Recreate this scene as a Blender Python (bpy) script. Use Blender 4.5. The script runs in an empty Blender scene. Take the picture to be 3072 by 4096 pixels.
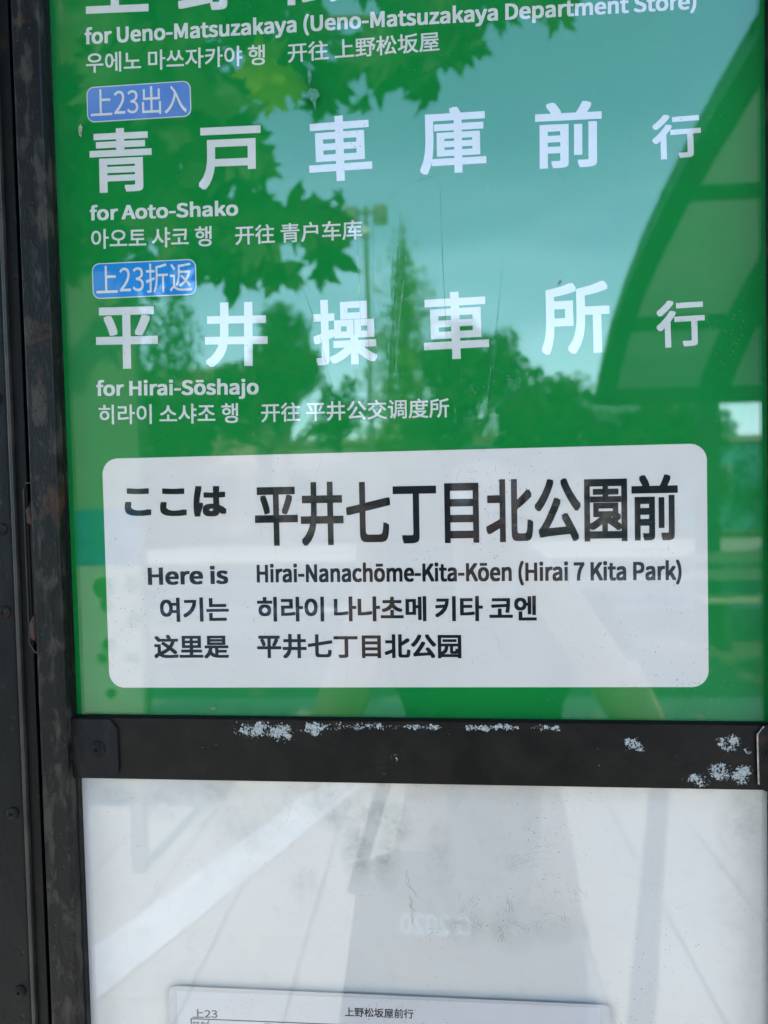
import bpy, bmesh, math, random, os
import numpy as np
from mathutils import Vector, Matrix

# ---------------------------------------------------------------- camera, sky, sun, exposure
C = bpy.context.scene.collection
sc = bpy.context.scene
EYE = 1.45                       # height of the phone lens above the pavement
cam_d = bpy.data.cameras.new('camera')
cam = bpy.data.objects.new('camera', cam_d); C.objects.link(cam)
cam_d.sensor_fit = 'VERTICAL'; cam_d.sensor_height = 36.0; cam_d.sensor_width = 27.0
cam_d.lens = 25.05
cam_d.clip_start = 0.01; cam_d.clip_end = 2000.0
right = Vector((0.997038, 0.073845, -0.021502)); up = Vector((0.019294, 0.030484, 0.999349)); fwd = Vector((-0.074452, 0.996804, -0.028969))
cam.matrix_world = Matrix(((right.x, up.x, -fwd.x, 0.0), (right.y, up.y, -fwd.y, -0.42), (right.z, up.z, -fwd.z, EYE), (0, 0, 0, 1)))
cam_d.dof.use_dof = True; cam_d.dof.focus_distance = 0.42; cam_d.dof.aperture_fstop = 6.8
sc.camera = cam

SUN_EL, SUN_AZ = math.radians(44), math.radians(-5)
world = bpy.data.worlds.new('World'); sc.world = world; world.use_nodes = True
wn = world.node_tree.nodes; wl = world.node_tree.links
wn.clear()
w_out = wn.new('ShaderNodeOutputWorld'); w_bg = wn.new('ShaderNodeBackground')
w_sky = wn.new('ShaderNodeTexSky'); w_sky.sky_type = 'NISHITA'; w_sky.sun_disc = False
w_sky.sun_elevation = SUN_EL; w_sky.sun_rotation = SUN_AZ % (2 * math.pi)
w_sky.air_density = 1.3; w_sky.dust_density = 0.9; w_sky.ozone_density = 3.0
w_bg.inputs['Strength'].default_value = 0.15
# thin streaky high cloud, all round the sky
w_tc = wn.new('ShaderNodeTexCoord'); w_map = wn.new('ShaderNodeMapping'); w_map.inputs['Scale'].default_value = (1.3, 1.3, 6.5)
w_noise = wn.new('ShaderNodeTexNoise'); w_noise.inputs['Scale'].default_value = 1.7; w_noise.inputs['Detail'].default_value = 5
w_ramp = wn.new('ShaderNodeValToRGB')
w_ramp.color_ramp.elements[0].position = 0.42; w_ramp.color_ramp.elements[0].color = (0, 0, 0, 1)
w_ramp.color_ramp.elements[1].position = 0.78; w_ramp.color_ramp.elements[1].color = (0.30, 0.30, 0.30, 1)
w_mix = wn.new('ShaderNodeMixRGB'); w_mix.inputs['Color2'].default_value = (13.5, 19.5, 23.0, 1)
wl.new(w_tc.outputs['Generated'], w_map.inputs['Vector']); wl.new(w_map.outputs['Vector'], w_noise.inputs['Vector'])
w_sep = wn.new('ShaderNodeSeparateXYZ'); w_low = wn.new('ShaderNodeMapRange'); w_low.inputs['From Min'].default_value = 0.05; w_low.inputs['From Max'].default_value = 0.5
w_low.inputs['To Min'].default_value = 1.0; w_low.inputs['To Max'].default_value = 0.10; w_low.interpolation_type = 'SMOOTHSTEP'
w_add = wn.new('ShaderNodeMath'); w_add.operation = 'ADD'; w_add.inputs[1].default_value = 0.22; w_mul = wn.new('ShaderNodeMath'); w_mul.operation = 'MULTIPLY'
wl.new(w_tc.outputs['Generated'], w_sep.inputs[0]); wl.new(w_sep.outputs[2], w_low.inputs['Value'])
wl.new(w_noise.outputs['Fac'], w_ramp.inputs['Fac']); wl.new(w_ramp.outputs['Color'], w_add.inputs[0]); wl.new(w_add.outputs[0], w_mul.inputs[0]); wl.new(w_low.outputs[0], w_mul.inputs[1]); wl.new(w_mul.outputs[0], w_mix.inputs['Fac'])
w_wb = wn.new('ShaderNodeMixRGB'); w_wb.blend_type = 'MULTIPLY'; w_wb.inputs['Fac'].default_value = 1.0; w_wb.inputs['Color2'].default_value = (0.84, 1.05, 1.22, 1)   # the phone's cool rendering of the sky
wl.new(w_sky.outputs['Color'], w_wb.inputs['Color1']); wl.new(w_wb.outputs['Color'], w_mix.inputs['Color1']); wl.new(w_mix.outputs['Color'], w_bg.inputs['Color'])
wl.new(w_bg.outputs['Background'], w_out.inputs['Surface'])

sun_d = bpy.data.lights.new('sun', 'SUN'); sun_d.energy = 3.0; sun_d.angle = math.radians(0.5); sun_d.color = (1.0, 0.92, 0.80)
sun = bpy.data.objects.new('sun', sun_d); C.objects.link(sun)
S = Vector((math.sin(SUN_AZ) * math.cos(SUN_EL), math.cos(SUN_AZ) * math.cos(SUN_EL), math.sin(SUN_EL)))
sun.rotation_euler = S.to_track_quat('Z', 'Y').to_euler()

sc.view_settings.view_transform = 'Standard'; sc.view_settings.look = 'None'
sc.view_settings.exposure = 2.5; sc.view_settings.gamma = 1.0
sc.render.engine = 'CYCLES'
sc.cycles.use_denoising = True
sc.cycles.max_bounces = 10; sc.cycles.transparent_max_bounces = 16; sc.cycles.glossy_bounces = 6
sc.cycles.diffuse_bounces = 4
sc.cycles.caustics_reflective = False; sc.cycles.caustics_refractive = False
sc.cycles.sample_clamp_indirect = 8.0

random.seed(7); rng = np.random.default_rng(7)

# ---------------------------------------------------------------- helpers
def tag(o, label=None, cat=None, group=None, kind=None):
    if label: o['label'] = label
    if cat: o['category'] = cat
    if group: o['group'] = group
    if kind: o['kind'] = kind
    return o

def empty(name, loc, label, cat, group=None, rotz=0.0):
    o = bpy.data.objects.new(name, None); C.objects.link(o); o.location = loc; o.rotation_euler = (0, 0, rotz)
    o.empty_display_size = 0.05
    return tag(o, label, cat, group)

def world_of(o):
    m = o.matrix_basis.copy()
    return world_of(o.parent) @ o.matrix_parent_inverse @ m if o.parent else m

def link(name, me, mat=None, parent=None, kind=None):
    o = bpy.data.objects.new(name, me); C.objects.link(o)
    if mat is not None and len(me.materials) == 0: me.materials.append(mat)
    if parent is not None:
        o.parent = parent; o.matrix_parent_inverse = world_of(parent).inverted()
    if kind: o['kind'] = kind
    return o

def from_bm(name, bm, mat, parent=None, kind=None, smooth=False):
    me = bpy.data.meshes.new(name); bm.normal_update(); bm.to_mesh(me); bm.free()
    if smooth:
        for p in me.polygons: p.use_smooth = True
    return link(name, me, mat, parent, kind)

def bm_box(bm, x0, x1, y0, y1, z0, z1, bevel=0.0, seg=2):
    v = [bm.verts.new(p) for p in ((x0, y0, z0), (x1, y0, z0), (x1, y1, z0), (x0, y1, z0), (x0, y0, z1), (x1, y0, z1), (x1, y1, z1), (x0, y1, z1))]
    fs = [bm.faces.new([v[i] for i in f]) for f in ((0, 3, 2, 1), (4, 5, 6, 7), (0, 1, 5, 4), (1, 2, 6, 5), (2, 3, 7, 6), (3, 0, 4, 7))]
    if bevel:
        ed = list({e for f in fs for e in f.edges})
        bmesh.ops.bevel(bm, geom=ed, offset=bevel, segments=seg, affect='EDGES', profile=0.6)
    return bm

def box(name, x0, x1, y0, y1, z0, z1, mat, parent=None, bevel=0.0, seg=2):
    return from_bm(name, bm_box(bmesh.new(), x0, x1, y0, y1, z0, z1, bevel, seg), mat, parent)

def bm_prism(bm, pts, y0, y1):
    """outline in (x, z), pushed from y0 (front) to y1 (back)"""
    a = [bm.verts.new((x, y0, z)) for x, z in pts]; b = [bm.verts.new((x, y1, z)) for x, z in pts]
    bm.faces.new(a); bm.faces.new(b[::-1]); n = len(pts)
    for i in range(n): bm.faces.new((a[i], b[i], b[(i + 1) % n], a[(i + 1) % n]))
    bmesh.ops.recalc_face_normals(bm, faces=bm.faces)
    return bm

def rrect(x0, x1, z0, z1, r, n=8):
    out = []
    for cx, cz, a0 in ((x1 - r, z1 - r, 0), (x0 + r, z1 - r, 90), (x0 + r, z0 + r, 180), (x1 - r, z0 + r, 270)):
        for i in range(n + 1):
            a = math.radians(a0 + 90 * i / n); out.append((cx + r * math.cos(a), cz + r * math.sin(a)))
    return out

def bm_tube(bm, pts, rad, seg=8, caps=True):
    pts = [Vector(p) for p in pts]; rings = []
    if not hasattr(rad, '__len__'): rad = [rad] * len(pts)
    for i, p in enumerate(pts):
        d = (pts[min(i + 1, len(pts) - 1)] - pts[max(i - 1, 0)]).normalized()
        a = d.cross(Vector((0, 0, 1)) if abs(d.z) < 0.95 else Vector((1, 0, 0))).normalized(); b = d.cross(a)
        rings.append([bm.verts.new(p + (a * math.cos(t) + b * math.sin(t)) * rad[i]) for t in [2 * math.pi * k / seg for k in range(seg)]])
    for r0, r1 in zip(rings, rings[1:]):
        for k in range(seg): bm.faces.new((r0[k], r0[(k + 1) % seg], r1[(k + 1) % seg], r1[k]))
    if caps:
        bm.faces.new(rings[0][::-1]); bm.faces.new(rings[-1])
    bmesh.ops.recalc_face_normals(bm, faces=bm.faces)
    return bm

def bm_lathe(bm, prof, cx, cy, cz, seg=20, axis='Y'):
    """profile (radius, along); along runs towards -axis Y (out of the sign) or +Z"""
    rings = []
    for r, h in prof:
        ring = []
        for k in range(seg):
            t = 2 * math.pi * k / seg
            if axis == 'Y': ring.append(bm.verts.new((cx + r * math.cos(t), cy - h, cz + r * math.sin(t))))
            else: ring.append(bm.verts.new((cx + r * math.cos(t), cy + r * math.sin(t), cz + h)))
        rings.append(ring)
    for r0, r1 in zip(rings, rings[1:]):
        for k in range(seg): bm.faces.new((r0[k], r0[(k + 1) % seg], r1[(k + 1) % seg], r1[k]))
    bm.faces.new(rings[0]); bm.faces.new(rings[-1])
    bmesh.ops.recalc_face_normals(bm, faces=bm.faces)
    return bm

def raw_mesh(name, verts, faces_quads):
    me = bpy.data.meshes.new(name); nv = len(verts); nf = len(faces_quads); k = faces_quads.shape[1]
    me.vertices.add(nv); me.vertices.foreach_set('co', np.asarray(verts, dtype=np.float32).ravel())
    me.loops.add(nf * k); me.loops.foreach_set('vertex_index', np.asarray(faces_quads, dtype=np.int32).ravel())
    me.polygons.add(nf); me.polygons.foreach_set('loop_start', np.arange(0, nf * k, k, dtype=np.int32))
    me.update(calc_edges=True); me.validate()
    return me

# ---------------------------------------------------------------- materials
def mat_new(name):
    m = bpy.data.materials.new(name); m.use_nodes = True; n = m.node_tree.nodes; n.clear()
    out = n.new('ShaderNodeOutputMaterial')
    return m, n, m.node_tree.links, out

def V(n, l, op, a, b=None, c=None):
    x = n.new('ShaderNodeMath'); x.operation = op
    for i, s in enumerate((a, b, c)):
        if s is None: continue
        if isinstance(s, (int, float)): x.inputs[i].default_value = s
        else: l.new(s, x.inputs[i])
    return x.outputs[0]

def noise(n, l, vec, scale, detail=3, rough=0.55, dist=0.0):
    t = n.new('ShaderNodeTexNoise'); t.inputs['Scale'].default_value = scale; t.inputs['Detail'].default_value = detail
    t.inputs['Roughness'].default_value = rough; t.inputs['Distortion'].default_value = dist
    l.new(vec, t.inputs['Vector']); return t.outputs['Fac']

def ramp(n, l, fac, a, b, c0=(0, 0, 0, 1), c1=(1, 1, 1, 1)):
    r = n.new('ShaderNodeValToRGB'); e = r.color_ramp.elements
    e[0].position = a; e[0].color = c0; e[1].position = b; e[1].color = c1
    l.new(fac, r.inputs['Fac']); return r.outputs['Color']

def mixc(n, l, fac, a, b):
    x = n.new('ShaderNodeMixRGB')
    for k, s in ((0, fac), (1, a), (2, b)):
        if isinstance(s, (int, float)): x.inputs[k].default_value = s
        elif isinstance(s, tuple): x.inputs[k].default_value = s if len(s) == 4 else (*s, 1)
        else: l.new(s, x.inputs[k])
    return x.outputs[0]

def ellipses(n, l, vec, spec):
    """sum of soft ellipses in (x, z), spec in mm about the sign's origin (0, EYE)"""
    sep = n.new('ShaderNodeSeparateXYZ'); l.new(vec, sep.inputs[0]); tot = None
    for (cx, cz, rx, rz, amp) in spec:
        dx = V(n, l, 'DIVIDE', V(n, l, 'SUBTRACT', sep.outputs[0], cx / 1000), rx / 1000)
        dz = V(n, l, 'DIVIDE', V(n, l, 'SUBTRACT', sep.outputs[2], EYE + cz / 1000), rz / 1000)
        q = V(n, l, 'ADD', V(n, l, 'MULTIPLY', dx, dx), V(n, l, 'MULTIPLY', dz, dz))
        g = V(n, l, 'MULTIPLY', V(n, l, 'MAXIMUM', V(n, l, 'SUBTRACT', 1.0, q), 0.0), amp)
        tot = g if tot is None else V(n, l, 'MAXIMUM', tot, g)
    return tot

def simple(name, col, rough=0.6, spec=0.4, metal=0.0, var=0.12, scale=40.0, bump=0.0, coat=0.0):
    m, n, l, out = mat_new(name); p = n.new('ShaderNodeBsdfPrincipled'); geo = n.new('ShaderNodeNewGeometry')
    f = noise(n, l, geo.outputs['Position'], scale, 4)
    lo = tuple(c * (1 - var) for c in col); hi = tuple(min(1, c * (1 + var)) for c in col)
    l.new(mixc(n, l, ramp(n, l, f, 0.3, 0.7), lo, hi), p.inputs['Base Color'])
    p.inputs['Roughness'].default_value = rough; p.inputs['Metallic'].default_value = metal
    p.inputs['Specular IOR Level'].default_value = spec; p.inputs['Coat Weight'].default_value = coat
    if bump:
        b = n.new('ShaderNodeBump'); b.inputs['Strength'].default_value = bump; b.inputs['Distance'].default_value = 0.002
        l.new(f, b.inputs['Height']); l.new(b.outputs[0], p.inputs['Normal'])
    l.new(p.outputs[0], out.inputs[0]); return m

def worn_metal(name, base, patch, patch_amt=(0.48, 0.62), rust=0.0, rough=0.45, scale=70.0, spec=0.5, bump=0.5):
    """old dark paint: blotches, pits, faint rust"""
    m, n, l, out = mat_new(name); p = n.new('ShaderNodeBsdfPrincipled'); geo = n.new('ShaderNodeNewGeometry')
    pos = geo.outputs['Position']
    mp = n.new('ShaderNodeMapping'); mp.inputs['Scale'].default_value = (1.6, 1.0, 0.6); l.new(pos, mp.inputs['Vector'])
    big = noise(n, l, mp.outputs[0], scale, 5, 0.6, 0.4); fine = noise(n, l, pos, scale * 9, 3, 0.6)
    blot = ramp(n, l, big, *patch_amt)
    pits = n.new('ShaderNodeTexVoronoi'); pits.inputs['Scale'].default_value = scale * 2.2; l.new(pos, pits.inputs['Vector'])
    pit = ramp(n, l, pits.outputs['Distance'], 0.06, 0.16)
    c = mixc(n, l, blot, base, patch)
    c = mixc(n, l, V(n, l, 'MULTIPLY', ramp(n, l, fine, 0.45, 0.75), 0.35), c, tuple(min(1, k * 1.9) for k in base))
    if rust:
        rm = noise(n, l, pos, scale * 0.45, 5, 0.65, 0.8)
        c = mixc(n, l, V(n, l, 'MULTIPLY', ramp(n, l, rm, 0.58, 0.72), rust), c, (0.085, 0.032, 0.014))
    c = mixc(n, l, V(n, l, 'MULTIPLY', V(n, l, 'SUBTRACT', 1.0, pit), 0.5), c, (0.008, 0.008, 0.008))
    l.new(c, p.inputs['Base Color'])
    l.new(V(n, l, 'ADD', rough - 0.12, V(n, l, 'MULTIPLY', big, 0.35)), p.inputs['Roughness'])
    p.inputs['Specular IOR Level'].default_value = spec
    b = n.new('ShaderNodeBump'); b.inputs['Strength'].default_value = bump; b.inputs['Distance'].default_value = 0.001
    l.new(V(n, l, 'ADD', V(n, l, 'MULTIPLY', big, 1.0), V(n, l, 'ADD', V(n, l, 'MULTIPLY', fine, 0.25), V(n, l, 'MULTIPLY', pit, 0.3))), b.inputs['Height'])
    l.new(b.outputs[0], p.inputs['Normal']); l.new(p.outputs[0], out.inputs[0]); return m

M = {}
M['post'] = worn_metal('old_dark_post_paint', (0.0042, 0.0029, 0.0021), (0.034, 0.0250, 0.0175), (0.51, 0.62), rust=0.6, rough=0.42, spec=0.16, bump=1.0)
M['outer'] = worn_metal('dark_column_paint', (0.0030, 0.0023, 0.0019), (0.0080, 0.0062, 0.0048), (0.5, 0.7), rust=0.15, rough=0.42, scale=40, spec=0.13, bump=0.7)
M['rust'] = worn_metal('rusted_hinge_steel', (0.022, 0.007, 0.004), (0.055, 0.017, 0.009), (0.4, 0.6), rust=0.6, rough=0.8, scale=160)
M['lip'] = worn_metal('worn_edge_metal', (0.016, 0.012, 0.009), (0.035, 0.026, 0.018), (0.45, 0.65), rust=0.2, rough=0.4, scale=60, spec=0.3)
M['dark'] = simple('dark_gap', (0.008, 0.008, 0.008), 0.9, 0.1)
M['plate'] = worn_metal('bracket_paint', (0.0035, 0.003, 0.0028), (0.014, 0.010, 0.008), (0.5, 0.66), rust=0.5, rough=0.42, scale=85, spec=0.16, bump=0.8)
M['screw'] = worn_metal('dull_screw_steel', (0.004, 0.0035, 0.003), (0.016, 0.012, 0.009), (0.45, 0.6), rust=0.5, rough=0.6, scale=300, spec=0.12)

def bar_material():
    m, n, l, out = mat_new('crossbar_chipped_paint'); p = n.new('ShaderNodeBsdfPrincipled'); geo = n.new('ShaderNodeNewGeometry')
    pos = geo.outputs['Position']
    big = noise(n, l, pos, 55, 5, 0.6, 0.4); c = mixc(n, l, ramp(n, l, big, 0.4, 0.7), (0.0042, 0.0028, 0.0019), (0.0110, 0.0074, 0.0050)); p.inputs['Specular IOR Level'].default_value = 0.15
    # small flakes of paint gone, bright metal and primer under them
    mask = ellipses(n, l, pos, [(-112, -140, 16, 6.5, 1.0), (-95, -141.5, 13, 7, 1.15), (-75, -139.5, 12, 5, 1.05), (-50, -138.0, 26, 3.0, 0.75), (-10, -138.3, 20, 2.4, 0.8),
        (30, -138.7, 22, 3.0, 0.95), (60, -139.0, 14, 2.6, 0.8), (-100, -150, 4, 2, 0.5), (109, -147.5, 7, 4.5, 0.95), (113, -151, 4, 2, 0.8), (163, -147, 8, 6, 1.05),
        (172, -151, 5, 3, 0.7), (158, -163, 9, 7, 1.1), (169, -165, 8, 7, 1.15), (145, -168, 9, 5, 0.85), (-27, -157, 3, 5, 0.55), (-31, -166, 4, 2, 0.6)])
    fl = noise(n, l, pos, 880, 3, 0.55, 0.9); mid = noise(n, l, pos, 230, 2, 0.5, 0.2)
    v = V(n, l, 'ADD', V(n, l, 'MULTIPLY', fl, 0.55), V(n, l, 'MULTIPLY', mid, 0.45))
    thr = V(n, l, 'SUBTRACT', 0.66, V(n, l, 'MULTIPLY', mask, 0.20))
    chip = ramp(n, l, V(n, l, 'MULTIPLY', V(n, l, 'GREATER_THAN', v, thr), V(n, l, 'GREATER_THAN', mask, 0.02)), 0.4, 0.6)
    speck = V(n, l, 'GREATER_THAN', noise(n, l, pos, 330, 2, 0.5), 0.775)
    chip2 = V(n, l, 'MAXIMUM', chip, V(n, l, 'MULTIPLY', speck, 0.6))
    c = mixc(n, l, chip2, c, mixc(n, l, ramp(n, l, fl, 0.4, 0.7), (0.22, 0.205, 0.19), (0.38, 0.36, 0.34)))
    l.new(c, p.inputs['Base Color'])
    l.new(V(n, l, 'ADD', 0.33, V(n, l, 'MULTIPLY', big, 0.3)), p.inputs['Roughness'])
    b = n.new('ShaderNodeBump'); b.inputs['Strength'].default_value = 0.6; b.inputs['Distance'].default_value = 0.0005
    l.new(V(n, l, 'SUBTRACT', V(n, l, 'MULTIPLY', big, 0.4), chip2), b.inputs['Height']); l.new(b.outputs[0], p.inputs['Normal'])
    l.new(p.outputs[0], out.inputs[0]); return m
M['bar'] = bar_material()

def acrylic(name, wear):
    """clear sheet: what is not mirrored passes; fine dirt specks and a trace of haze"""
    m, n, l, out = mat_new(name); geo = n.new('ShaderNodeNewGeometry'); pos = geo.outputs['Position']
    fr = n.new('ShaderNodeFresnel'); ior = n.new('ShaderNodeMix'); ior.inputs['A'].default_value = 1.52; ior.inputs['B'].default_value = 1 / 1.52
    l.new(geo.outputs['Backfacing'], ior.inputs['Factor']); l.new(ior.outputs['Result'], fr.inputs['IOR'])
    tr = n.new('ShaderNodeBsdfTransparent'); tr.inputs['Color'].default_value = (0.985, 0.99, 0.985, 1)
    gl = n.new('ShaderNodeBsdfGlossy'); gl.inputs['Roughness'].default_value = 0.012
    mx = n.new('ShaderNodeMixShader'); l.new(fr.outputs[0], mx.inputs[0]); l.new(tr.outputs[0], mx.inputs[1]); l.new(gl.outputs[0], mx.inputs[2])
    # gentle unevenness of an old sheet
    b = n.new('ShaderNodeBump'); b.inputs['Strength'].default_value = 0.05; b.inputs['Distance'].default_value = 0.001
    l.new(noise(n, l, pos, 9, 1), b.inputs['Height']); l.new(b.outputs[0], gl.inputs['Normal'])
    di = n.new('ShaderNodeBsdfDiffuse'); di.inputs['Color'].default_value = (0.16, 0.15, 0.13, 1)
    vo = n.new('ShaderNodeTexVoronoi'); vo.inputs['Scale'].default_value = 640; vo.inputs['Randomness'].default_value = 1; l.new(pos, vo.inputs['Vector'])
    area = ramp(n, l, noise(n, l, pos, 14, 4, 0.6), 0.40, 0.66)
    sepc = n.new('ShaderNodeSeparateColor'); l.new(vo.outputs['Color'], sepc.inputs[0])
    sz = V(n, l, 'MULTIPLY', V(n, l, 'POWER', sepc.outputs[0], 4.0), V(n, l, 'ADD', 0.05, V(n, l, 'MULTIPLY', area, 0.22)))
    dot = V(n, l, 'LESS_THAN', vo.outputs['Distance'], sz)
    fac = V(n, l, 'MULTIPLY', dot, wear)
    haze = V(n, l, 'MULTIPLY', ramp(n, l, noise(n, l, pos, 30, 5, 0.65, 0.6), 0.45, 0.8), 0.006 * wear)
    m2 = n.new('ShaderNodeMixShader'); l.new(V(n, l, 'ADD', fac, haze), m2.inputs[0]); l.new(mx.outputs[0], m2.inputs[1]); l.new(di.outputs[0], m2.inputs[2])
    l.new(m2.outputs[0], out.inputs[0]); return m
M['acrylic'] = acrylic('clear_acrylic_sheet', 0.75)

def print_mat(name, col, var=0.05, rough=0.55):
    return simple(name, col, rough, 0.06, var=var, scale=25)
M['green'] = print_mat('green_print', (0.002, 0.178, 0.028))
M['white_print'] = print_mat('white_print', (0.64, 0.55, 0.51), 0.03)
M['box_white'] = print_mat('name_box_white', (0.71, 0.57, 0.51), 0.03)
M['black_print'] = print_mat('black_print', (0.012, 0.012, 0.013))
M['badge_violet'] = print_mat('violet_blue_print', (0.10, 0.19, 0.46))
M['badge_blue'] = print_mat('sky_blue_print', (0.015, 0.20, 0.50))

def backboard_mat():
    m, n, l, out = mat_new('stained_white_backboard'); p = n.new('ShaderNodeBsdfPrincipled'); geo = n.new('ShaderNodeNewGeometry'); pos = geo.outputs['Position']
    c = mixc(n, l, ramp(n, l, noise(n, l, pos, 6, 3), 0.3, 0.7), (0.63, 0.515, 0.465), (0.69, 0.565, 0.51))
    e = ellipses(n, l, pos, [(-62, -188, 26, 20, .7), (-40, -196, 22, 14, 1.0), (-30, -203, 14, 10, 1.0), (-52, -215, 12, 24, .8), (-34, -222, 10, 22, .7), (-140, -182, 45, 10, .5), (-122, -200, 28, 22, .35),
        (-168, -190, 20, 14, .5), (-200, -186, 14, 9, .45), (-85, -240, 16, 14, .5), (-2, -222, 10, 28, .55), (38, -222, 10, 7, .7), (10, -262, 20, 15, .45), (40, -262, 18, 18, .45), (66, -258, 22, 16, .5), (178, -195, 22, 40, .6), (172, -250, 20, 60, .3), (20, -180, 190, 8, .22)])
    f = ramp(n, l, noise(n, l, pos, 28, 6, 0.65, 0.8), 0.38, 0.72); f2 = ramp(n, l, noise(n, l, pos, 160, 4, 0.6, 0.5), 0.45, 0.8)
    g = V(n, l, 'MULTIPLY', e, V(n, l, 'ADD', V(n, l, 'MULTIPLY', f, 0.75), V(n, l, 'MULTIPLY', f2, 0.35)))
    c = mixc(n, l, V(n, l, 'MINIMUM', V(n, l, 'MULTIPLY', g, 1.5), 0.7), c, (0.33, 0.29, 0.24))
    allover = V(n, l, 'MULTIPLY', ramp(n, l, noise(n, l, pos, 60, 6, 0.7, 1.0), 0.55, 0.9), 0.35)
    c = mixc(n, l, allover, c, (0.30, 0.29, 0.27))
    l.new(c, p.inputs['Base Color']); p.inputs['Roughness'].default_value = 0.6; p.inputs['Specular IOR Level'].default_value = 0.3
    l.new(p.outputs[0], out.inputs[0]); return m
M['backboard'] = backboard_mat()
M['paper'] = simple('timetable_paper', (0.60, 0.495, 0.48), 0.6, 0.3, var=0.02)
M['laminate'] = simple('laminate_film', (0.48, 0.41, 0.39), 0.35, 0.4, var=0.04)
M['ink'] = simple('brown_black_ink', (0.045, 0.030, 0.028), 0.6, 0.3)

def scratch_mat(name, col, alpha):
    m, n, l, out = mat_new(name); d = n.new('ShaderNodeBsdfDiffuse'); d.inputs[0].default_value = (*col, 1)
    t = n.new('ShaderNodeBsdfTransparent'); x = n.new('ShaderNodeMixShader'); geo = n.new('ShaderNodeNewGeometry')
    f = V(n, l, 'MULTIPLY', ramp(n, l, noise(n, l, geo.outputs['Position'], 90, 2), 0.3, 0.7), alpha)
    l.new(f, x.inputs[0]); l.new(t.outputs[0], x.inputs[1]); l.new(d.outputs[0], x.inputs[2]); l.new(x.outputs[0], out.inputs[0]); return m
M['scratch_dark'] = scratch_mat('dark_scratch', (0.02, 0.06, 0.05), 0.85)
M['scratch_light'] = scratch_mat('light_scratch', (0.35, 0.5, 0.45), 0.6)
M['residue'] = scratch_mat('old_tape_glue', (0.16, 0.155, 0.14), 0.34)

# ---------------------------------------------------------------- lettering (bundled Noto Sans CJK when found, else the built-in font, which falls back to it)
FONT = None
try:
    for root in (bpy.utils.system_resource('DATAFILES', path='fonts'), os.path.join(os.path.dirname(bpy.app.binary_path), '%d.%d' % bpy.app.version[:2], 'datafiles', 'fonts')):
        fp = os.path.join(root or '', 'Noto Sans CJK Regular.woff2')
        if os.path.exists(fp): FONT = bpy.data.fonts.load(fp); break
except Exception:
    FONT = None

def text_xy(body, offset=0.0):
    cu = bpy.data.curves.new('lettering', 'FONT')
    if FONT: cu.font = FONT
    cu.size = 1.0; cu.body = body; cu.resolution_u = 4; cu.fill_mode = 'FRONT'
    o = bpy.data.objects.new('lettering', cu); C.objects.link(o)
    dg = bpy.context.evaluated_depsgraph_get(); dg.update()
    me = bpy.data.meshes.new_from_object(o.evaluated_get(dg))
    bpy.data.objects.remove(o); bpy.data.curves.remove(cu)
    if offset:
        # heavier weight: the regular outline laid down round a small circle, each copy a hair above the last
        nv, nf = len(me.vertices), len(me.polygons); co = np.empty(nv * 3); me.vertices.foreach_get('co', co); co = co.reshape(-1, 3)
        tri = np.array([p.vertices[:] for p in me.polygons], dtype=np.int32) if all(len(p.vertices) == 3 for p in me.polygons) else None
        if tri is None:
            b = bmesh.new(); b.from_mesh(me); bmesh.ops.triangulate(b, faces=b.faces); b.to_mesh(me); b.free()
            nv = len(me.vertices); tri = np.array([p.vertices[:] for p in me.polygons], dtype=np.int32); co = np.empty(nv * 3); me.vertices.foreach_get('co', co); co = co.reshape(-1, 3)
        vs, fs = [], []; em = 0.344 if FONT else 1.0
        for k, (a, b) in enumerate(((0, 0), (1, 1), (-1, 1), (1, -1), (-1, -1), (1, 0), (-1, 0), (0, 1), (0, -1))):
            d = co.copy(); d[:, 0] += a * offset * em; d[:, 1] += b * offset * em * .85; d = d[tri].reshape(-1, 3)
            d[:, 2] = k * 6e-6 + np.repeat(rng.random(len(tri)), 3) * 5e-6; vs.append(d); fs.append(np.arange(len(d)).reshape(-1, 3) + k * len(d))
        bpy.data.meshes.remove(me); me = raw_mesh('lettering', np.concatenate(vs), np.concatenate(fs))
    return me

_ref = {}
def ref_h(ch, offset):
    k = (ch, offset)
    if k not in _ref:
        me = text_xy(ch, offset); ys = [v.co.y for v in me.vertices]; _ref[k] = (min(ys), max(ys)); bpy.data.meshes.remove(me)
    return _ref[k]

def put_text(name, body, ref, x0, z0, x1, z1, h, mat, parent, y, offset=0.012):
    """ink of the run spans (x0,z0)-(x1,z1) along its foot and is h high (mm on the sign)"""
    me = text_xy(body, offset)
    co = np.empty(len(me.vertices) * 3, dtype=np.float32); me.vertices.foreach_get('co', co); co = co.reshape(-1, 3)
    xa, xb = co[:, 0].min(), co[:, 0].max(); ya, yb = ref_h(ref, offset) if ref else (co[:, 1].min(), co[:, 1].max())
    a = math.atan2(z1 - z0, x1 - x0); L = math.hypot(x1 - x0, z1 - z0)
    u = (co[:, 0] - xa) / (xb - xa) * L; v = (co[:, 1] - ya) / (yb - ya) * h
    X = x0 + u * math.cos(a) - v * math.sin(a); Z = z0 + u * math.sin(a) + v * math.cos(a)
    out = np.stack([X / 1000, y - co[:, 2], EYE + Z / 1000], 1).astype(np.float32)
    me.vertices.foreach_set('co', out.ravel()); me.update(); me.name = name
    me.materials.clear()
    return link(name, me, mat, parent)

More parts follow.
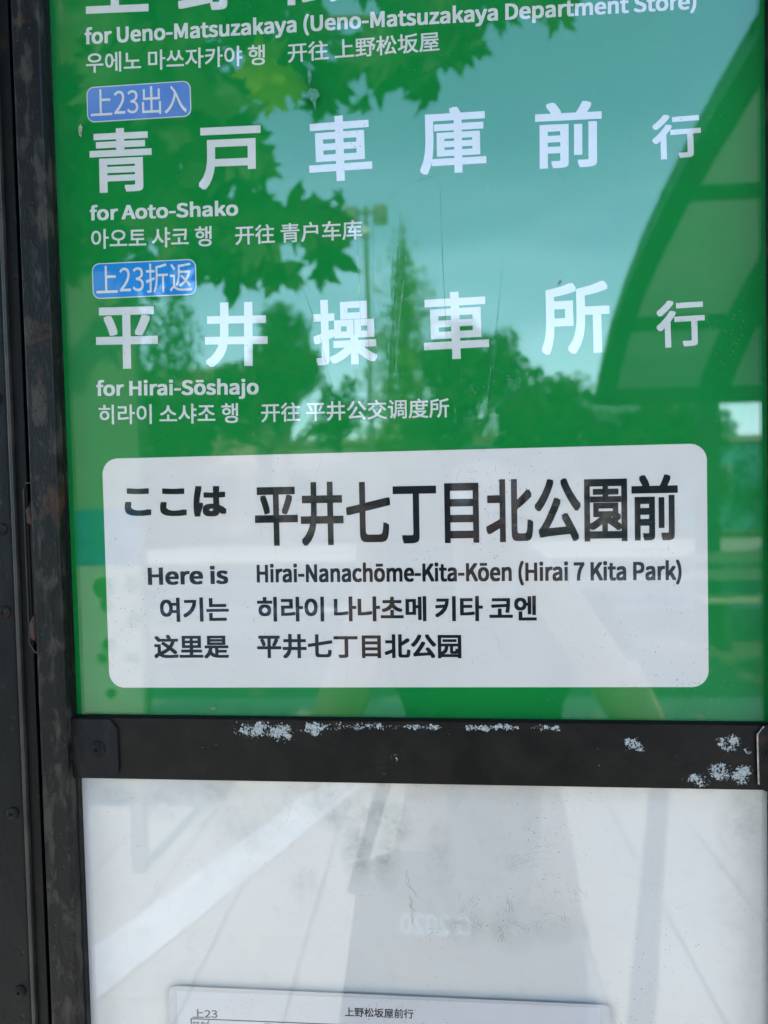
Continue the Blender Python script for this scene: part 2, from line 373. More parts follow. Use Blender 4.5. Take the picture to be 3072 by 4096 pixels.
# ================================================================ the setting
def ground_mat(name, c0, c1, scale, rough=0.9, bump=0.4):
    m, n, l, out = mat_new(name); p = n.new('ShaderNodeBsdfPrincipled'); geo = n.new('ShaderNodeNewGeometry'); pos = geo.outputs['Position']
    a = noise(n, l, pos, scale, 5, 0.65); b_ = noise(n, l, pos, scale * 0.06, 4, 0.6)
    c = mixc(n, l, ramp(n, l, a, 0.3, 0.7), c0, c1); c = mixc(n, l, V(n, l, 'MULTIPLY', ramp(n, l, b_, 0.45, 0.7), 0.35), c, tuple(k * 0.6 for k in c0))
    l.new(c, p.inputs['Base Color']); p.inputs['Roughness'].default_value = rough
    b = n.new('ShaderNodeBump'); b.inputs['Strength'].default_value = bump; b.inputs['Distance'].default_value = 0.004
    l.new(a, b.inputs['Height']); l.new(b.outputs[0], p.inputs['Normal']); l.new(p.outputs[0], out.inputs[0]); return m
M['earth'] = ground_mat('earth_and_verge', (0.10, 0.11, 0.06), (0.17, 0.16, 0.10), 8)
M['asphalt'] = ground_mat('asphalt', (0.045, 0.045, 0.047), (0.075, 0.075, 0.075), 60)
M['tile'] = ground_mat('concrete_paver', (0.34, 0.31, 0.26), (0.44, 0.40, 0.33), 45)
M['joint'] = ground_mat('sand_joint', (0.10, 0.09, 0.075), (0.16, 0.145, 0.12), 50)
M['kerb'] = ground_mat('granite_kerb', (0.42, 0.42, 0.42), (0.58, 0.58, 0.57), 80)
M['sun_streak'] = ground_mat('sunlit_streak_pale', (0.40, 0.40, 0.39), (0.72, 0.71, 0.69), 14)  # pale ground colour that stands in for sunlight
M['paint'] = ground_mat('road_paint', (0.62, 0.62, 0.60), (0.78, 0.78, 0.76), 70)

def sheet(name, x0, x1, y0, y1, z, mat):
    bm = bmesh.new(); bm.faces.new([bm.verts.new(p) for p in ((x0, y0, z), (x1, y0, z), (x1, y1, z), (x0, y1, z))])
    return from_bm(name, bm, mat, kind='structure')
sheet('ground', -900, 900, -900, 900, -0.13, M['earth'])
sheet('road', -120, 120, -15.5, -8.4, -0.126, M['asphalt'])
pv = box('pavement', -12, 12, -8.2, 4.0, -0.125, -0.006, M['joint']); pv['kind'] = 'structure'
far_pave = box('far_pavement', -40, 40, -19.5, -15.7, -0.125, 0.0, M['tile']); far_pave['kind'] = 'structure'
sheet('centre_line', -120, 120, -12.02, -11.88, -0.121, M['paint'])
tm = None
TILE = 0.3
for i in range(-8, 9):
    for j in range(0, 15):
        x = i * TILE; y = -0.2 - j * TILE
        if tm is None:
            bm = bm_box(bmesh.new(), -0.1455, 0.1455, -0.1455, 0.1455, -0.03, 0.0, 0.003, 1); tm = bpy.data.meshes.new('paving_tile'); bm.to_mesh(tm); bm.free(); tm.materials.append(M['tile'])
        o = link('paving_tile', tm, None, pv); o.location = (x, y, random.uniform(-0.0015, 0.0015)); o.rotation_euler = (random.uniform(-.004, .004), random.uniform(-.004, .004), random.uniform(-.004, .004))
ks = None
for i in range(-14, 14):
    if ks is None:
        bm = bm_box(bmesh.new(), -0.296, 0.296, -0.075, 0.075, -0.12, 0.0, 0.012, 2); ks = bpy.data.meshes.new('kerbstone'); bm.to_mesh(ks); bm.free(); ks.materials.append(M['kerb'])
    o = link('kerbstone', ks, None, pv); o.location = (i * 0.6 + 0.3, -8.28, 0.004)

def strip(name, pts, z, mat):
    bm = bmesh.new(); bm.faces.new([bm.verts.new((x, y, z)) for x, y in pts]); return from_bm(name, bm, mat, kind='structure')
strip('sunlit_streak_strip', [(-1.60, -.62), (-1.40, -.55), (-.20, -3.50), (-.38, -3.57)], 0.006, M['sun_streak'])  # pale strip added to stand for a streak of sunlight on the paving
strip('shadow_band_strip', [(.40, -1.25), (.46, -1.22), (1.27, -3.60), (1.19, -3.64)], 0.006, M['asphalt'])  # dark strip added to stand for a band of shadow on the paving

# ================================================================ the bus stop stand
stand = empty('bus_stop_stand', (0, 0.03, 0), 'dark brown metal bus stop stand with worn paint around two acrylic covered panels', 'bus stop sign')
TOPZ = 2600 - EYE * 1000
def mm(v): return v / 1000
def zz(v): return EYE + v / 1000
def leaning(name, x0, x1, y0, y1, z0, z1, mat, bevel=0.0, lean=4.6e-3, kind=None, seg=3, rows=1):
    """upright whose foot sits slightly to the right, like the photographed frame (mm; lean = mm per mm)"""
    bm = bmesh.new(); bm_box(bm, mm(x0), mm(x1), mm(y0), mm(y1), zz(z0), zz(z1), mm(bevel), seg)
    for v in bm.verts: v.co.x += -(v.co.z - zz(-15)) * lean
    return from_bm(name, bm, mat, stand)

def stand_side(sg):
    """sg = -1 left as photographed, +1 the same mirrored to the right"""
    def X(a, b): return (a, b) if sg < 0 else (-b - 37.0, -a - 37.0)
    ln = 4.6e-3 if sg < 0 else 0.0
    x = X(-241.3, -224.2); post = leaning('inner_post', *x, -13, 34, -1440, TOPZ, M['post'], 1.6, ln)
    x = X(-244.2, -241.3); leaning('shadow_gap', *x, 14, 34, -1440, TOPZ, M['dark'], 0, ln)
    x = X(-251.0, -244.2); leaning('groove_strip', *x, -10.5, 34, -1440, TOPZ, M['outer'], 0.5, ln)
    x = X(-253.3, -251.0); leaning('edge_bead', *x, -13.5, 34, -1440, TOPZ, M['lip'], 0.8, ln)
    x = X(-318.0, -253.3); leaning('outer_column', *x, -12.0, 60, -1445, TOPZ, M['outer'], 2.0, ln)
    return post
stand_side(-1); stand_side(1)
box('top_rail', -0.31, 0.275, -0.014, 0.05, 2.56, 2.60, M['outer'], stand, 0.003)
box('bottom_rail', -0.225, 0.186, -0.013, 0.03, 0.55, 0.60, M['outer'], stand, 0.003)
box('back_plate', -0.245, 0.20, 0.012, 0.03, 0.56, 2.58, M['outer'], stand)
box('base_slab', -0.36, 0.32, -0.16, 0.20, 0.001, 0.05, M['outer'], stand, 0.006)

# crossbar between the green and the white window, with its end brackets
def tilt_box(name, xa, xb, za0, za1, zb0, zb1, y0, y1, mat, bevel=0.0, parent=stand):
    bm = bmesh.new(); bm_prism(bm, [(mm(xa), zz(za0)), (mm(xb), zz(zb0)), (mm(xb), zz(zb1)), (mm(xa), zz(za1))], mm(y0), mm(y1))
    if bevel: bmesh.ops.bevel(bm, geom=bm.edges[:], offset=mm(bevel), segments=2, affect='EDGES')
    return from_bm(name, bm, mat, parent)
tilt_box('crossbar', -224.6, 186, -170.4, -133.0, -173.9, -136.7, -6.5, 10, M['bar'], 0.35)
M['contact_shadow'] = simple('contact_shadow_black', (0.004, 0.004, 0.004), 0.7, 0.15)  # contact shadow along the panel joins, put in as thin black strips
tilt_box('contact_shadow_strip', -224.4, 186, -133.1, -132.3, -136.8, -136.0, -4.2, -2.9, M['contact_shadow'])
tilt_box('contact_shadow_strip', -224.4, 186, -171.2, -170.3, -174.7, -173.8, -4.2, -2.9, M['contact_shadow'])
leaning('contact_shadow_strip', -224.3, -223.8, -4.4, -2.9, -850, TOPZ - 60, M['contact_shadow'])
def bracket(pts, sx, sz, name='end_bracket', label=None):
    bm = bmesh.new(); bm_prism(bm, [(mm(a), zz(b)) for a, b in pts], mm(-7.9), mm(-6.4)); bmesh.ops.bevel(bm, geom=[e for e in bm.edges], offset=mm(0.45), segments=2, affect='EDGES')
    br = from_bm(name, bm, M['plate'], stand)
    bm = bmesh.new(); bm_lathe(bm, [(0.0052, 0.0), (0.0050, 0.0004), (0.0047, 0.0005), (0.0036, 0.0012), (0.0025, 0.0017), (0.00145, 0.0019), (0.0013, 0.0006), (0.0001, 0.0006)], mm(sx), mm(-7.9), zz(sz), 22)
    from_bm('screw', bm, M['screw'], br, smooth=True)
    return br
bracket([(-223.6, -133.2), (-199.5, -133.7), (-194.4, -139.3), (-194.4, -165.8), (-197.8, -169.6), (-223.6, -169.7)], -207.6, -152.0)
bracket([(177.4, -141.0), (181.4, -136.4), (190, -136.4), (190, -174.2), (181.6, -174.2), (177.9, -170.0)], 185.8, -155.1)
# bright scuffed edge of the right bracket
bm = bmesh.new(); bm_tube(bm, [(mm(178.1), mm(-7.9), zz(-169.8)), (mm(177.7), mm(-8.0), zz(-155)), (mm(177.6), mm(-7.9), zz(-141.2)), (mm(181.2), mm(-7.8), zz(-136.9))], 0.00055, 6)
from_bm('bare_edge', bm, simple('bare_scuffed_steel', (0.30, 0.27, 0.22), 0.35, 0.5, 0.6, 0.5, 400), stand)

BS = []
for pts in ([(-8, -136.5), (-18, -148), (-30, -163)], [(100, -150), (108, -158), (112, -162)], [(60, -168), (85, -156), (98, -149)], [(-120, -138), (-124, -150)], [(-60, -165), (-20, -158), (10, -160)], [(125, -163), (150, -157)], [(-180, -160), (-150, -156)], [(20, -146), (24, -158)]): BS.append((pts, .28))
for k in range(26):
    x = random.uniform(-185, 170); z = random.uniform(-168, -140); a = random.uniform(0, 3.14); ll = random.uniform(1.5, 9); BS.append(([(x, z), (x + math.cos(a) * ll * .5, z + math.sin(a) * ll * .3), (x + math.cos(a) * ll, z + math.sin(a) * ll * .5)], .12))
def _bar_scratches(): return ribbons('bar_scratches', [q_ for q_ in BS], .2, scratch_mat('scraped_paint', (0.03, 0.026, 0.022), 0.9), -0.00662, stand)

# latch slot and rusty hinge knuckles in the gap on the left, rivets on the column
bm = bmesh.new(); bm_tube(bm, [(mm(-241.8), mm(-10.6), zz(9.8)), (mm(-244.4), mm(-10.8), zz(9.6)), (mm(-246.4), mm(-10.9), zz(5.5)), (mm(-246.3), mm(-10.9), zz(-40)), (mm(-246.0), mm(-10.9), zz(-87.0)), (mm(-242.6), mm(-10.7), zz(-92.5)), (mm(-241.4), mm(-10.7), zz(-92.2))], 0.00055, 6)
from_bm('latch_lip', bm, M['lip'], stand)
for zc, hh in ((-9, 7), (-78, 9)):
    bm = bmesh.new(); bm_tube(bm, [(mm(-243.3), mm(-7.0), zz(zc - hh)), (mm(-243.4), mm(-9.4), zz(zc - hh * 0.6)), (mm(-243.4), mm(-10.0), zz(zc + hh * 0.3)), (mm(-243.2), mm(-8.0), zz(zc + hh))], [0.0012, 0.0024, 0.0026, 0.0012], 12)
    from_bm('hinge_knuckle', bm, M['rust'], stand, smooth=True)
bm = bmesh.new(); bm_box(bm, mm(-245.2), mm(-242.3), mm(-9.0), mm(10), zz(-74), zz(-14), 0.0004)
from_bm('hinge_leaf', bm, worn_metal('rust_stained_dark', (0.022, 0.012, 0.008), (0.05, 0.022, 0.012), rust=0.5, rough=0.7, scale=90), stand)
for zc in (-17.6, -67.6, 60, -190, -300):
    bm = bmesh.new(); bm_lathe(bm, [(0.0040, 0.0), (0.0038, 0.0005), (0.0031, 0.0013), (0.0021, 0.0018), (0.0011, 0.0019), (0.0009, 0.0009), (0.0001, 0.0009)], mm(-260.6 - (zc + 15) * 0.0046), mm(-12.0), zz(zc), 20)
    from_bm('rivet', bm, M['screw'], stand, smooth=True)

# clear covers
box('acrylic_cover', -0.2275, 0.1905, -0.003, -0.0009, zz(-137.5), zz(760), M['acrylic'], stand)
lower_cover = box('acrylic_cover', -0.2275, 0.1905, -0.003, -0.0009, zz(-850), zz(-168.5), M['acrylic'], stand)

def ribbons(name, lines, width, mat, y, parent, kind='stuff'):
    bm = bmesh.new()
    for pts, wd in lines:
        pts = [Vector((mm(a), zz(b))) for a, b in pts]; fine = []
        for p, q in zip(pts, pts[1:]):
            for k in range(5): fine.append(p.lerp(q, k / 5))
        fine.append(pts[-1]); prev = None
        for i, p in enumerate(fine):
            d = (fine[min(i + 1, len(fine) - 1)] - fine[max(i - 1, 0)]).normalized(); nn = Vector((-d.y, d.x))
            t = i / (len(fine) - 1); w = wd / 2000 * (0.35 + 0.65 * math.sin(math.pi * min(1, max(0, t))) ** 0.5) * random.uniform(0.8, 1.1)
            a = bm.verts.new((p.x + nn.x * w, y, p.y + nn.y * w)); b = bm.verts.new((p.x - nn.x * w, y, p.y - nn.y * w))
            if prev: bm.faces.new((prev[0], a, b, prev[1]))
            prev = (a, b)
    return from_bm(name, bm, mat, parent, kind=kind)
D1 = [([(-75.6, 128.8), (-76.6, 124), (-76.0, 120), (-66.9, 93.5), (-63.2, 74.4), (-58.9, 58.1)], .26), ([(-22.9, 140.3), (-24.0, 113.2), (-22.8, 81.1)], .22), ([(-18.1, 161.1), (-21.5, 120), (-24.4, 91.9), (-27.5, 51.7)], .28),
      ([(5.2, 179.4), (5.9, 133.2), (7.6, 80.0), (11.1, 53.2)], .24), ([(40.8, 132.4), (34.7, 79.0), (28.5, 31.3)], .24), ([(-67.8, 168.6), (-57.0, 164.1), (-50.3, 159.2)], .22), ([(7.9, 182.7), (-6, 179), (-13.5, 176.5), (-24.9, 169.6)], .24), ([(-34.1, 159.0), (-34.8, 113.7), (-33.7, 51.9)], .22)]
L1 = [([(-43.6, 157.3), (-42.9, 124.7), (-42.0, 81.8)], .25), ([(-14.2, 144.7), (-20.0, 97.0), (-24.1, 57.0)], .3), ([(-39.4, 127.2), (-37.9, 81.6), (-37.2, 54.7)], .28), ([(36.8, 97.5), (33.7, 68.4)], .22), ([(25.1, 108.5), (28.1, 95.2)], .2),
      ([(-48.6, 57.7), (-40.4, 55.3), (-29.6, 53.1)], .28), ([(39.6, 131), (33.4, 77.0), (27.3, 31)], .18), ([(-23.6, 113), (-22.0, 81), (-21.5, 60)], .22), ([(-25, 100), (-27, 75), (-28.6, 52)], .22), ([(-33.2, 120), (-33.2, 80), (-32, 50)], .22), ([(10.6, 54), (12.5, 38)], .16), ([(-152, 245), (-150, 242)], .2)]
for k in range(46):
    x = random.uniform(-200, 170); z = random.uniform(-130, 300); a = random.uniform(-0.5, 0.5) + math.pi / 2; ll = random.uniform(3, 16)
    (D1 if k % 2 else L1).append(([(x, z), (x + math.cos(a) * ll * .5 + random.uniform(-1, 1), z + math.sin(a) * ll * .5), (x + math.cos(a) * ll, z + math.sin(a) * ll)], 0.11))
_bar_scratches()
ribbons('scratches', D1, .24, M['scratch_dark'], -0.00312, stand)
ribbons('scratches', L1, .24, M['scratch_light'], -0.00318, stand)
# torn scrap of film and bits of dirt on the upper cover
def blob(cx, cz, rx, rz, n=18, jag=0.35):
    return [(cx + rx * math.cos(2 * math.pi * i / n) * random.uniform(1 - jag, 1), cz + rz * math.sin(2 * math.pi * i / n) * random.uniform(1 - jag, 1)) for i in range(n)]
def stuck(name, outlines, mat, y0=-0.0036, y1=-0.00301):
    bm = bmesh.new()
    for o_ in outlines: bm_prism(bm, [(mm(a), zz(b)) for a, b in o_], y0, y1)
    return from_bm(name, bm, mat, stand)
film = simple('torn_film_scrap', (0.045, 0.15, 0.085), 0.3, 0.5, var=0.5, scale=600)
stuck('film_scrap', [[(-71, 232), (-68.6, 234.8), (-64.6, 233.6), (-63.2, 230.2), (-65.5, 228.2), (-66.2, 222.2), (-67.4, 226.2), (-70.2, 229.4)], blob(-69, 243, 1.3, 8, 16, .5)], film)
dirt = simple('crumb_of_dirt', (0.16, 0.14, 0.09), 0.8, 0.2, var=0.5, scale=900)
stuck('dirt_spot', [blob(-207.6, 218.8, 1.5, 4.2, 14, .5)], simple('pale_crusted_dirt', (0.26, 0.24, 0.18), 0.8, 0.2, var=0.6, scale=900))
stuck('dirt_spot', [blob(-137, -128.5, 1.8, 1.0, 12, .5)], dirt); stuck('dirt_spot', [blob(72.5, 117.6, 0.8, 1.5, 10, .5)], dirt)
# glue left where notes were taped to the lower cover: bundles of hair-fine strokes
R1 = []
def stroke(x, z, a, ll, bend, wd):
    pts = []
    for k in range(6):
        pts.append((x, z)); x += math.cos(a) * ll / 5; z += math.sin(a) * ll / 5; a += bend / 5 + random.uniform(-.12, .12)
    R1.append((pts, wd))
for cx, cz, n_, sp in ((12, -258, 42, 9), (40, -258, 46, 8), (63, -254, 46, 9), (-4, -262, 14, 6)):
    for k in range(n_):
        th = random.uniform(0, math.pi); rr = random.uniform(.75, 1.15)
        stroke(cx + math.cos(th) * sp * rr, cz + math.sin(th) * sp * 1.0 * rr - 5, th + math.pi / 2 + random.uniform(-.6, .6), random.uniform(2.5, 7), random.uniform(-.5, .5), random.uniform(.16, .42))
for k in range(16): stroke(12 + random.uniform(-5, 6), -248 + random.uniform(-4, 6), 1.0 + random.uniform(-.3, .3), random.uniform(4, 8), .3, .3)
for k in range(12): stroke(38 + random.uniform(-2, 3), -250 + random.uniform(-2, 6), 1.5 + random.uniform(-.3, .3), random.uniform(4, 9), .2, .3)
for k in range(22): stroke(60 + random.uniform(-4, 26), -240 + random.uniform(-4, 3), 2.2 + random.uniform(-.7, .7), random.uniform(3, 8), .5, .3)
for k in range(14): stroke(-21 + random.uniform(-2, 3), -225 - k * 2.3, -1.5 + random.uniform(-.5, .5), random.uniform(3, 6), .4, random.uniform(.3, .9))
for k in range(11): stroke(36 + k * .6, -222 + k * 1.2 - random.uniform(0, 6), .42 + random.uniform(-.06, .06), random.uniform(10, 26), -.45, .26)
for k in range(10): stroke(-92 + random.uniform(-3, 3), -178 - random.uniform(0, 8), -1.3 + random.uniform(-.4, .4), random.uniform(4, 12), .1, .2)
ribbons('tape_residue', R1, .3, M['residue'], -0.00315, stand)

# ================================================================ green route sheet behind the upper cover
sheet_e = empty('route_sheet', (0, 0.0005, EYE - 0.14), 'green printed route sheet with white Japanese destinations and a white stop name box', 'sign')
def flat(name, pts, y, mat, parent, depth=0.0001):
    return from_bm(name, bm_prism(bmesh.new(), [(mm(a), zz(b)) for a, b in pts], y, y + depth), mat, parent)
flat('green_backing', [(-231, -142), (191, -142), (191, 700), (-231, 700)], 0.0, M['green'], sheet_e, 0.0006)
def badge(zt, zb, x0, x1, fill, body, tx):
    r = flat('route_badge', rrect(x0, x1, zb, zt, 4.6), -0.0001, M['white_print'], sheet_e, 0.0001)
    f = flat('badge_fill', rrect(x0 + .55, x1 - .55, zb + .55, zt - .55, 4.1), -0.00018, fill, r, 0.00007)
    put_text('badge_lettering', body, '', *tx, M['white_print'], r, -0.00024, 0.003)
badge(245.6, 224.7, -204.6, -140.8, M['badge_violet'], '上23出入', (-202.21, 227.5, -143.47, 226.9, 16.6))
badge(141.0, 119.8, -204.8, -140.7, M['badge_blue'], '上23折返', (-202.41, 122.2, -143.27, 121.8, 17.4))
GLYPHS = [('上', -183.62, 305.12, 38.46, 34.14, -1.73), ('野', -127.71, 303.98, 37.57, 36.83, -1.46), ('松', -68.97, 303.09, 36.8, 36.73, -1.19), ('坂', -13.17, 301.99, 36.07, 36.51, -0.91), ('屋', 41.68, 301.53, 35.64, 35.86, -0.92), ('前', 95.8, 300.77, 35.91, 36.62, -0.92), ('行', 144.19, 294.71, 26.71, 24.67, -0.86), ('青', -184.84, 201.5, 38.27, 37.68, -0.7), ('戸', -118.45, 199.26, 37.55, 36.16, -0.85), ('車', -52.58, 201.0, 37.14, 37.59, 0.69), ('庫', 13.03, 201.93, 38.14, 37.86, 0.12), ('前', 78.78, 201.26, 37.37, 37.13, -0.62), ('行', 138.84, 196.96, 26.82, 24.77, 1.04), ('平', -184.54, 95.79, 38.36, 36.97, -0.92), ('井', -117.37, 95.32, 37.93, 38.09, -1.32), ('操', -52.12, 94.37, 37.69, 38.46, 0.37), ('車', 12.86, 95.63, 37.7, 38.8, 0.94), ('所', 81.35, 97.16, 38.55, 40.95, 0.47), ('行', 140.12, 91.91, 26.81, 26.56, 1.29)]
ROUTE_TEXT = [('for Ueno-Matsuzakaya (Ueno-Matsuzakaya Department Store)', 'f', -204.59, 270.79, 150.35, 266.67, 9.96), ('우에노 마쓰자카야 행', '', -204.4, 253.95, -95.78, 251.76, 11.77), ('开往 上野松坂屋', '', -81.94, 252.01, 6.45, 253.06, 11.25), ('for Aoto-Shako', 'f', -205.1, 166.74, -114.2, 165.27, 9.21), ('아오토 샤코 행', '', -204.75, 149.66, -130.75, 148.0, 11.84), ('开往 青户车库', '', -116.35, 147.92, -40.7, 147.86, 11.36), ('for Hirai-Sōshajo', 'f', -204.66, 61.54, -104.71, 59.45, 9.65), ('히라이 소샤조 행', '', -203.68, 44.27, -117.62, 42.73, 11.85), ('开往 平井公交调度所', '', -103.5, 42.62, 8.09, 42.35, 11.47)]
BOX_TEXT = [('ここは', '', -189.26, -11.74, -126.23, -13.23, 18.43), ('平井七丁目北公園前', '', -109.0, -31.58, 137.61, -32.14, 38.42), ('Here is', 'H', -176.07, -53.84, -126.3, -53.66, 10.52), ('Hirai-Nanachōme-Kita-Kōen (Hirai 7 Kita Park)', 'H', -108.82, -53.12, 139.36, -54.64, 10.7), ('여기는', '', -169.13, -76.51, -126.49, -76.39, 14.76), ('히라이 나나초메 키타 코엔', '', -109.15, -76.68, 56.81, -77.69, 14.89), ('这里是', '', -173.59, -98.85, -127.12, -98.88, 14.51), ('平井七丁目北公园', '', -109.76, -98.95, 12.63, -99.59, 14.7)]
TABLE_TEXT = [('上23', '', -156.24, -321.58, -140.64, -321.36, 5.36), ('上野松坂屋前行', '', -61.7, -317.57, -20.13, -317.54, 5.72), ('時刻', '', -156.31, -329.15, -146.84, -329.13, 5.37), ('平日', '', -111.63, -329.13, -99.52, -329.16, 5.32)]
for ch, cx_, cz_, w_, h_, an in GLYPHS:
    a = math.radians(an); bx = cx_ - w_ / 2 * math.cos(a) + h_ / 2 * math.sin(a); bz = cz_ - w_ / 2 * math.sin(a) - h_ / 2 * math.cos(a)
    put_text('destination_character', ch, '', bx, bz, bx + w_ * math.cos(a), bz + w_ * math.sin(a), h_, M['white_print'], sheet_e, -0.0001, 0.023)
for t in ROUTE_TEXT:
    put_text('destination_line', t[0], t[1], *t[2:7], M['white_print'], sheet_e, -0.0001, 0.033 if t[1] else 0.013)
nb = flat('stop_name_box', rrect(-202.4, 154.0, -116.7, 23.4, 9.5, 12), -0.0001, M['box_white'], sheet_e, 0.0001)
for t in BOX_TEXT:
    off = 0.046 if t[0] == 'ここは' else 0.036 if t[1] else 0.024 if '園' in t[0] else 0.030
    put_text('name_lettering', t[0], t[1], *t[2:7], M['black_print'], nb, -0.0002, off)

# ================================================================ white backboard and laminated timetable behind the lower cover
box('backboard', -0.233, 0.1915, 0.0025, 0.0055, zz(-850), zz(-166), M['backboard'], stand)
tt = empty('timetable_sheet', (-0.04, -0.0005, EYE - 0.5), 'laminated paper bus timetable behind the lower acrylic cover, below the crossbar', 'timetable')
def rot(pts, a, cx, cz):
    c, s = math.cos(a), math.sin(a); return [(cx + (x - cx) * c - (z - cz) * s, cz + (x - cx) * s + (z - cz) * c) for x, z in pts]
flat('laminate', rot(rrect(-171.1, 97.0, -492, -302.1, 5), math.radians(-.75), -171, -302), -0.00035, M['laminate'], tt, 0.0003)
flat('paper', rot([(-165.8, -487), (90.2, -487), (90.2, -305.0), (-165.8, -305.0)], math.radians(-.5), -165.8, -305), -0.00042, M['paper'], tt, 0.00006)
for t in TABLE_TEXT:
    put_text('table_lettering', t[0], t[1], *t[2:7], M['ink'], tt, -0.00048, 0.016 if '野' in t[0] or '2' in t[0] else 0.008)
def rule(x0, z0, x1, z1, w): 
    d = Vector((x1 - x0, z1 - z0)).normalized() * w / 2; return flat('table_rule', [(x0 - d.y, z0 + d.x), (x1 - d.y, z1 + d.x), (x1 + d.y, z1 - d.x), (x0 + d.y, z0 - d.x)], -0.00046, M['ink'], tt, 0.00003)
rule(-157.6, -322.3, 84, -323.6, .7); rule(-157.3, -322.0, -157.8, -480, .7); rule(-146.2, -322.4, -146.7, -480, .45); rule(83.7, -323.4, 83.2, -481, .7)
for k in range(1, 20): rule(-157.5, -322.3 - k * 8, 84, -323.6 - k * 8, .35)

# ================================================================ what stands behind the camera and shows mirrored in the cover
def refl(dx, dz, s):
    """point s metres along the mirrored line of sight that leaves the sign dx, dz (mm) from the foot of the view axis"""
    return Vector((dx / 420 * s, -(s - 0.42), EYE + dz / 420 * s))

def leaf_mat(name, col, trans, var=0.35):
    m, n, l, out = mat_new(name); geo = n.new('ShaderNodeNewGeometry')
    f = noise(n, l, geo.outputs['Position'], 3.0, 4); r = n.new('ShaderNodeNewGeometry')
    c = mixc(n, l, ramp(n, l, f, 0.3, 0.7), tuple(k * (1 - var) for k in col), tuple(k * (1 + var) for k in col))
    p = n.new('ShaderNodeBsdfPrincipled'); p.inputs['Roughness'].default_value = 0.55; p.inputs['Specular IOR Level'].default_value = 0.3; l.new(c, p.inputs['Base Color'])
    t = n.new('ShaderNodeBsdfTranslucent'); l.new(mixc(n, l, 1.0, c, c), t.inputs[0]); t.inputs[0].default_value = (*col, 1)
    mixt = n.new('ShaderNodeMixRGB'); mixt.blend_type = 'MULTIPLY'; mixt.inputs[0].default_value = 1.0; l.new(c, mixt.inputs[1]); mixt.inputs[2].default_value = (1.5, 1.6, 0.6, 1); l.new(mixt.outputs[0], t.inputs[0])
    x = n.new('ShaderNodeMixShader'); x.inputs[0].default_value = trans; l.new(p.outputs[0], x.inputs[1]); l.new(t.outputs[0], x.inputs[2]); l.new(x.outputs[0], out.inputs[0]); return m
M['leaf'] = leaf_mat('plane_tree_leaf', (0.022, 0.048, 0.012), 0.2)
M['leaf_sunlit'] = leaf_mat('sunlit_yellow_green_leaf', (0.55, 0.66, 0.06), 0.8)  # backlit copy of the leaf, sun glow put into its colour
M['leaf_dark'] = leaf_mat('dense_foliage', (0.022, 0.045, 0.013), 0.15)
M['leaf_mid'] = leaf_mat('mid_green_foliage', (0.036, 0.066, 0.018), 0.2)
M['conifer'] = leaf_mat('conifer_foliage', (0.16, 0.22, 0.045), 0.15)
M['bark'] = ground_mat('grey_brown_bark', (0.10, 0.08, 0.06), (0.19, 0.16, 0.12), 25)

def cloud(name, centres, n_, size, mat, parent, rnd):
    """leaf-sized faces scattered in clumps; centres = (x, y, z, rx, ry, rz)"""
    c = np.array(centres, dtype=float); w = c[:, 3] * c[:, 4] * c[:, 5]; idx = rnd.choice(len(c), n_, p=w / w.sum())
    d = rnd.normal(size=(n_, 3)); d /= np.linalg.norm(d, axis=1)[:, None]; r = rnd.random(n_) ** 0.45
    ctr = c[idx, :3] + d * r[:, None] * c[idx, 3:6]
    a = rnd.normal(size=(n_, 3)); a /= np.linalg.norm(a, axis=1)[:, None]; b = np.cross(a, rnd.normal(size=(n_, 3))); b /= np.linalg.norm(b, axis=1)[:, None]
    sz = size * rnd.uniform(0.6, 1.25, n_)[:, None]
    v = np.stack([ctr - a * sz, ctr - b * sz * .55, ctr + a * sz, ctr + b * sz * .55], 1).reshape(-1, 3)
    me = raw_mesh(name, v, np.arange(n_ * 4).reshape(-1, 4)); return link(name, me, mat, parent)

def tree(loc, h, crown, n_, size, mat, label, group='trees across the road', trunk_r=0.16, seed=1, name='broadleaf_tree'):
    """crown = list of (dx, dy, z, rx, ry, rz) around loc; clumps are broken into smaller ones for an uneven outline"""
    rnd = np.random.default_rng(seed); e = empty(name, loc, label, 'tree', group)
    cs = []
    for (dx, dy, z, rx, ry, rz) in crown:
        cs.append((loc[0] + dx, loc[1] + dy, z, rx * .72, ry * .72, rz * .72))
        for k in range(14):
            d = rnd.normal(size=3); d /= np.linalg.norm(d); q = rnd.uniform(.22, .42)
            cs.append((loc[0] + dx + d[0] * rx * .8, loc[1] + dy + d[1] * ry * .8, z + d[2] * rz * .8, rx * q, ry * q, rz * q))
    cloud('crown', cs, n_, size, mat, e, rnd)
    bm = bmesh.new(); zt = crown[0][2]
    bm_tube(bm, [(loc[0], loc[1], loc[2]), (loc[0] + .05, loc[1], loc[2] + (zt - loc[2]) * .5), (loc[0] - .03, loc[1], zt + crown[0][5] * .4)], [trunk_r, trunk_r * .75, trunk_r * .3], 10)
    for (dx, dy, z, rx, ry, rz) in crown[1:] + crown[:1]:
        for q in (-.5, .1, .6): bm_tube(bm, [(loc[0], loc[1], loc[2] + (zt - loc[2]) * .55), (loc[0] + dx + q * rx, loc[1] + dy + q * ry * .5, z + rz * .3)], [trunk_r * .4, trunk_r * .08], 6)
    from_bm('trunk', bm, M['bark'], e)
    return e
G0 = -0.13
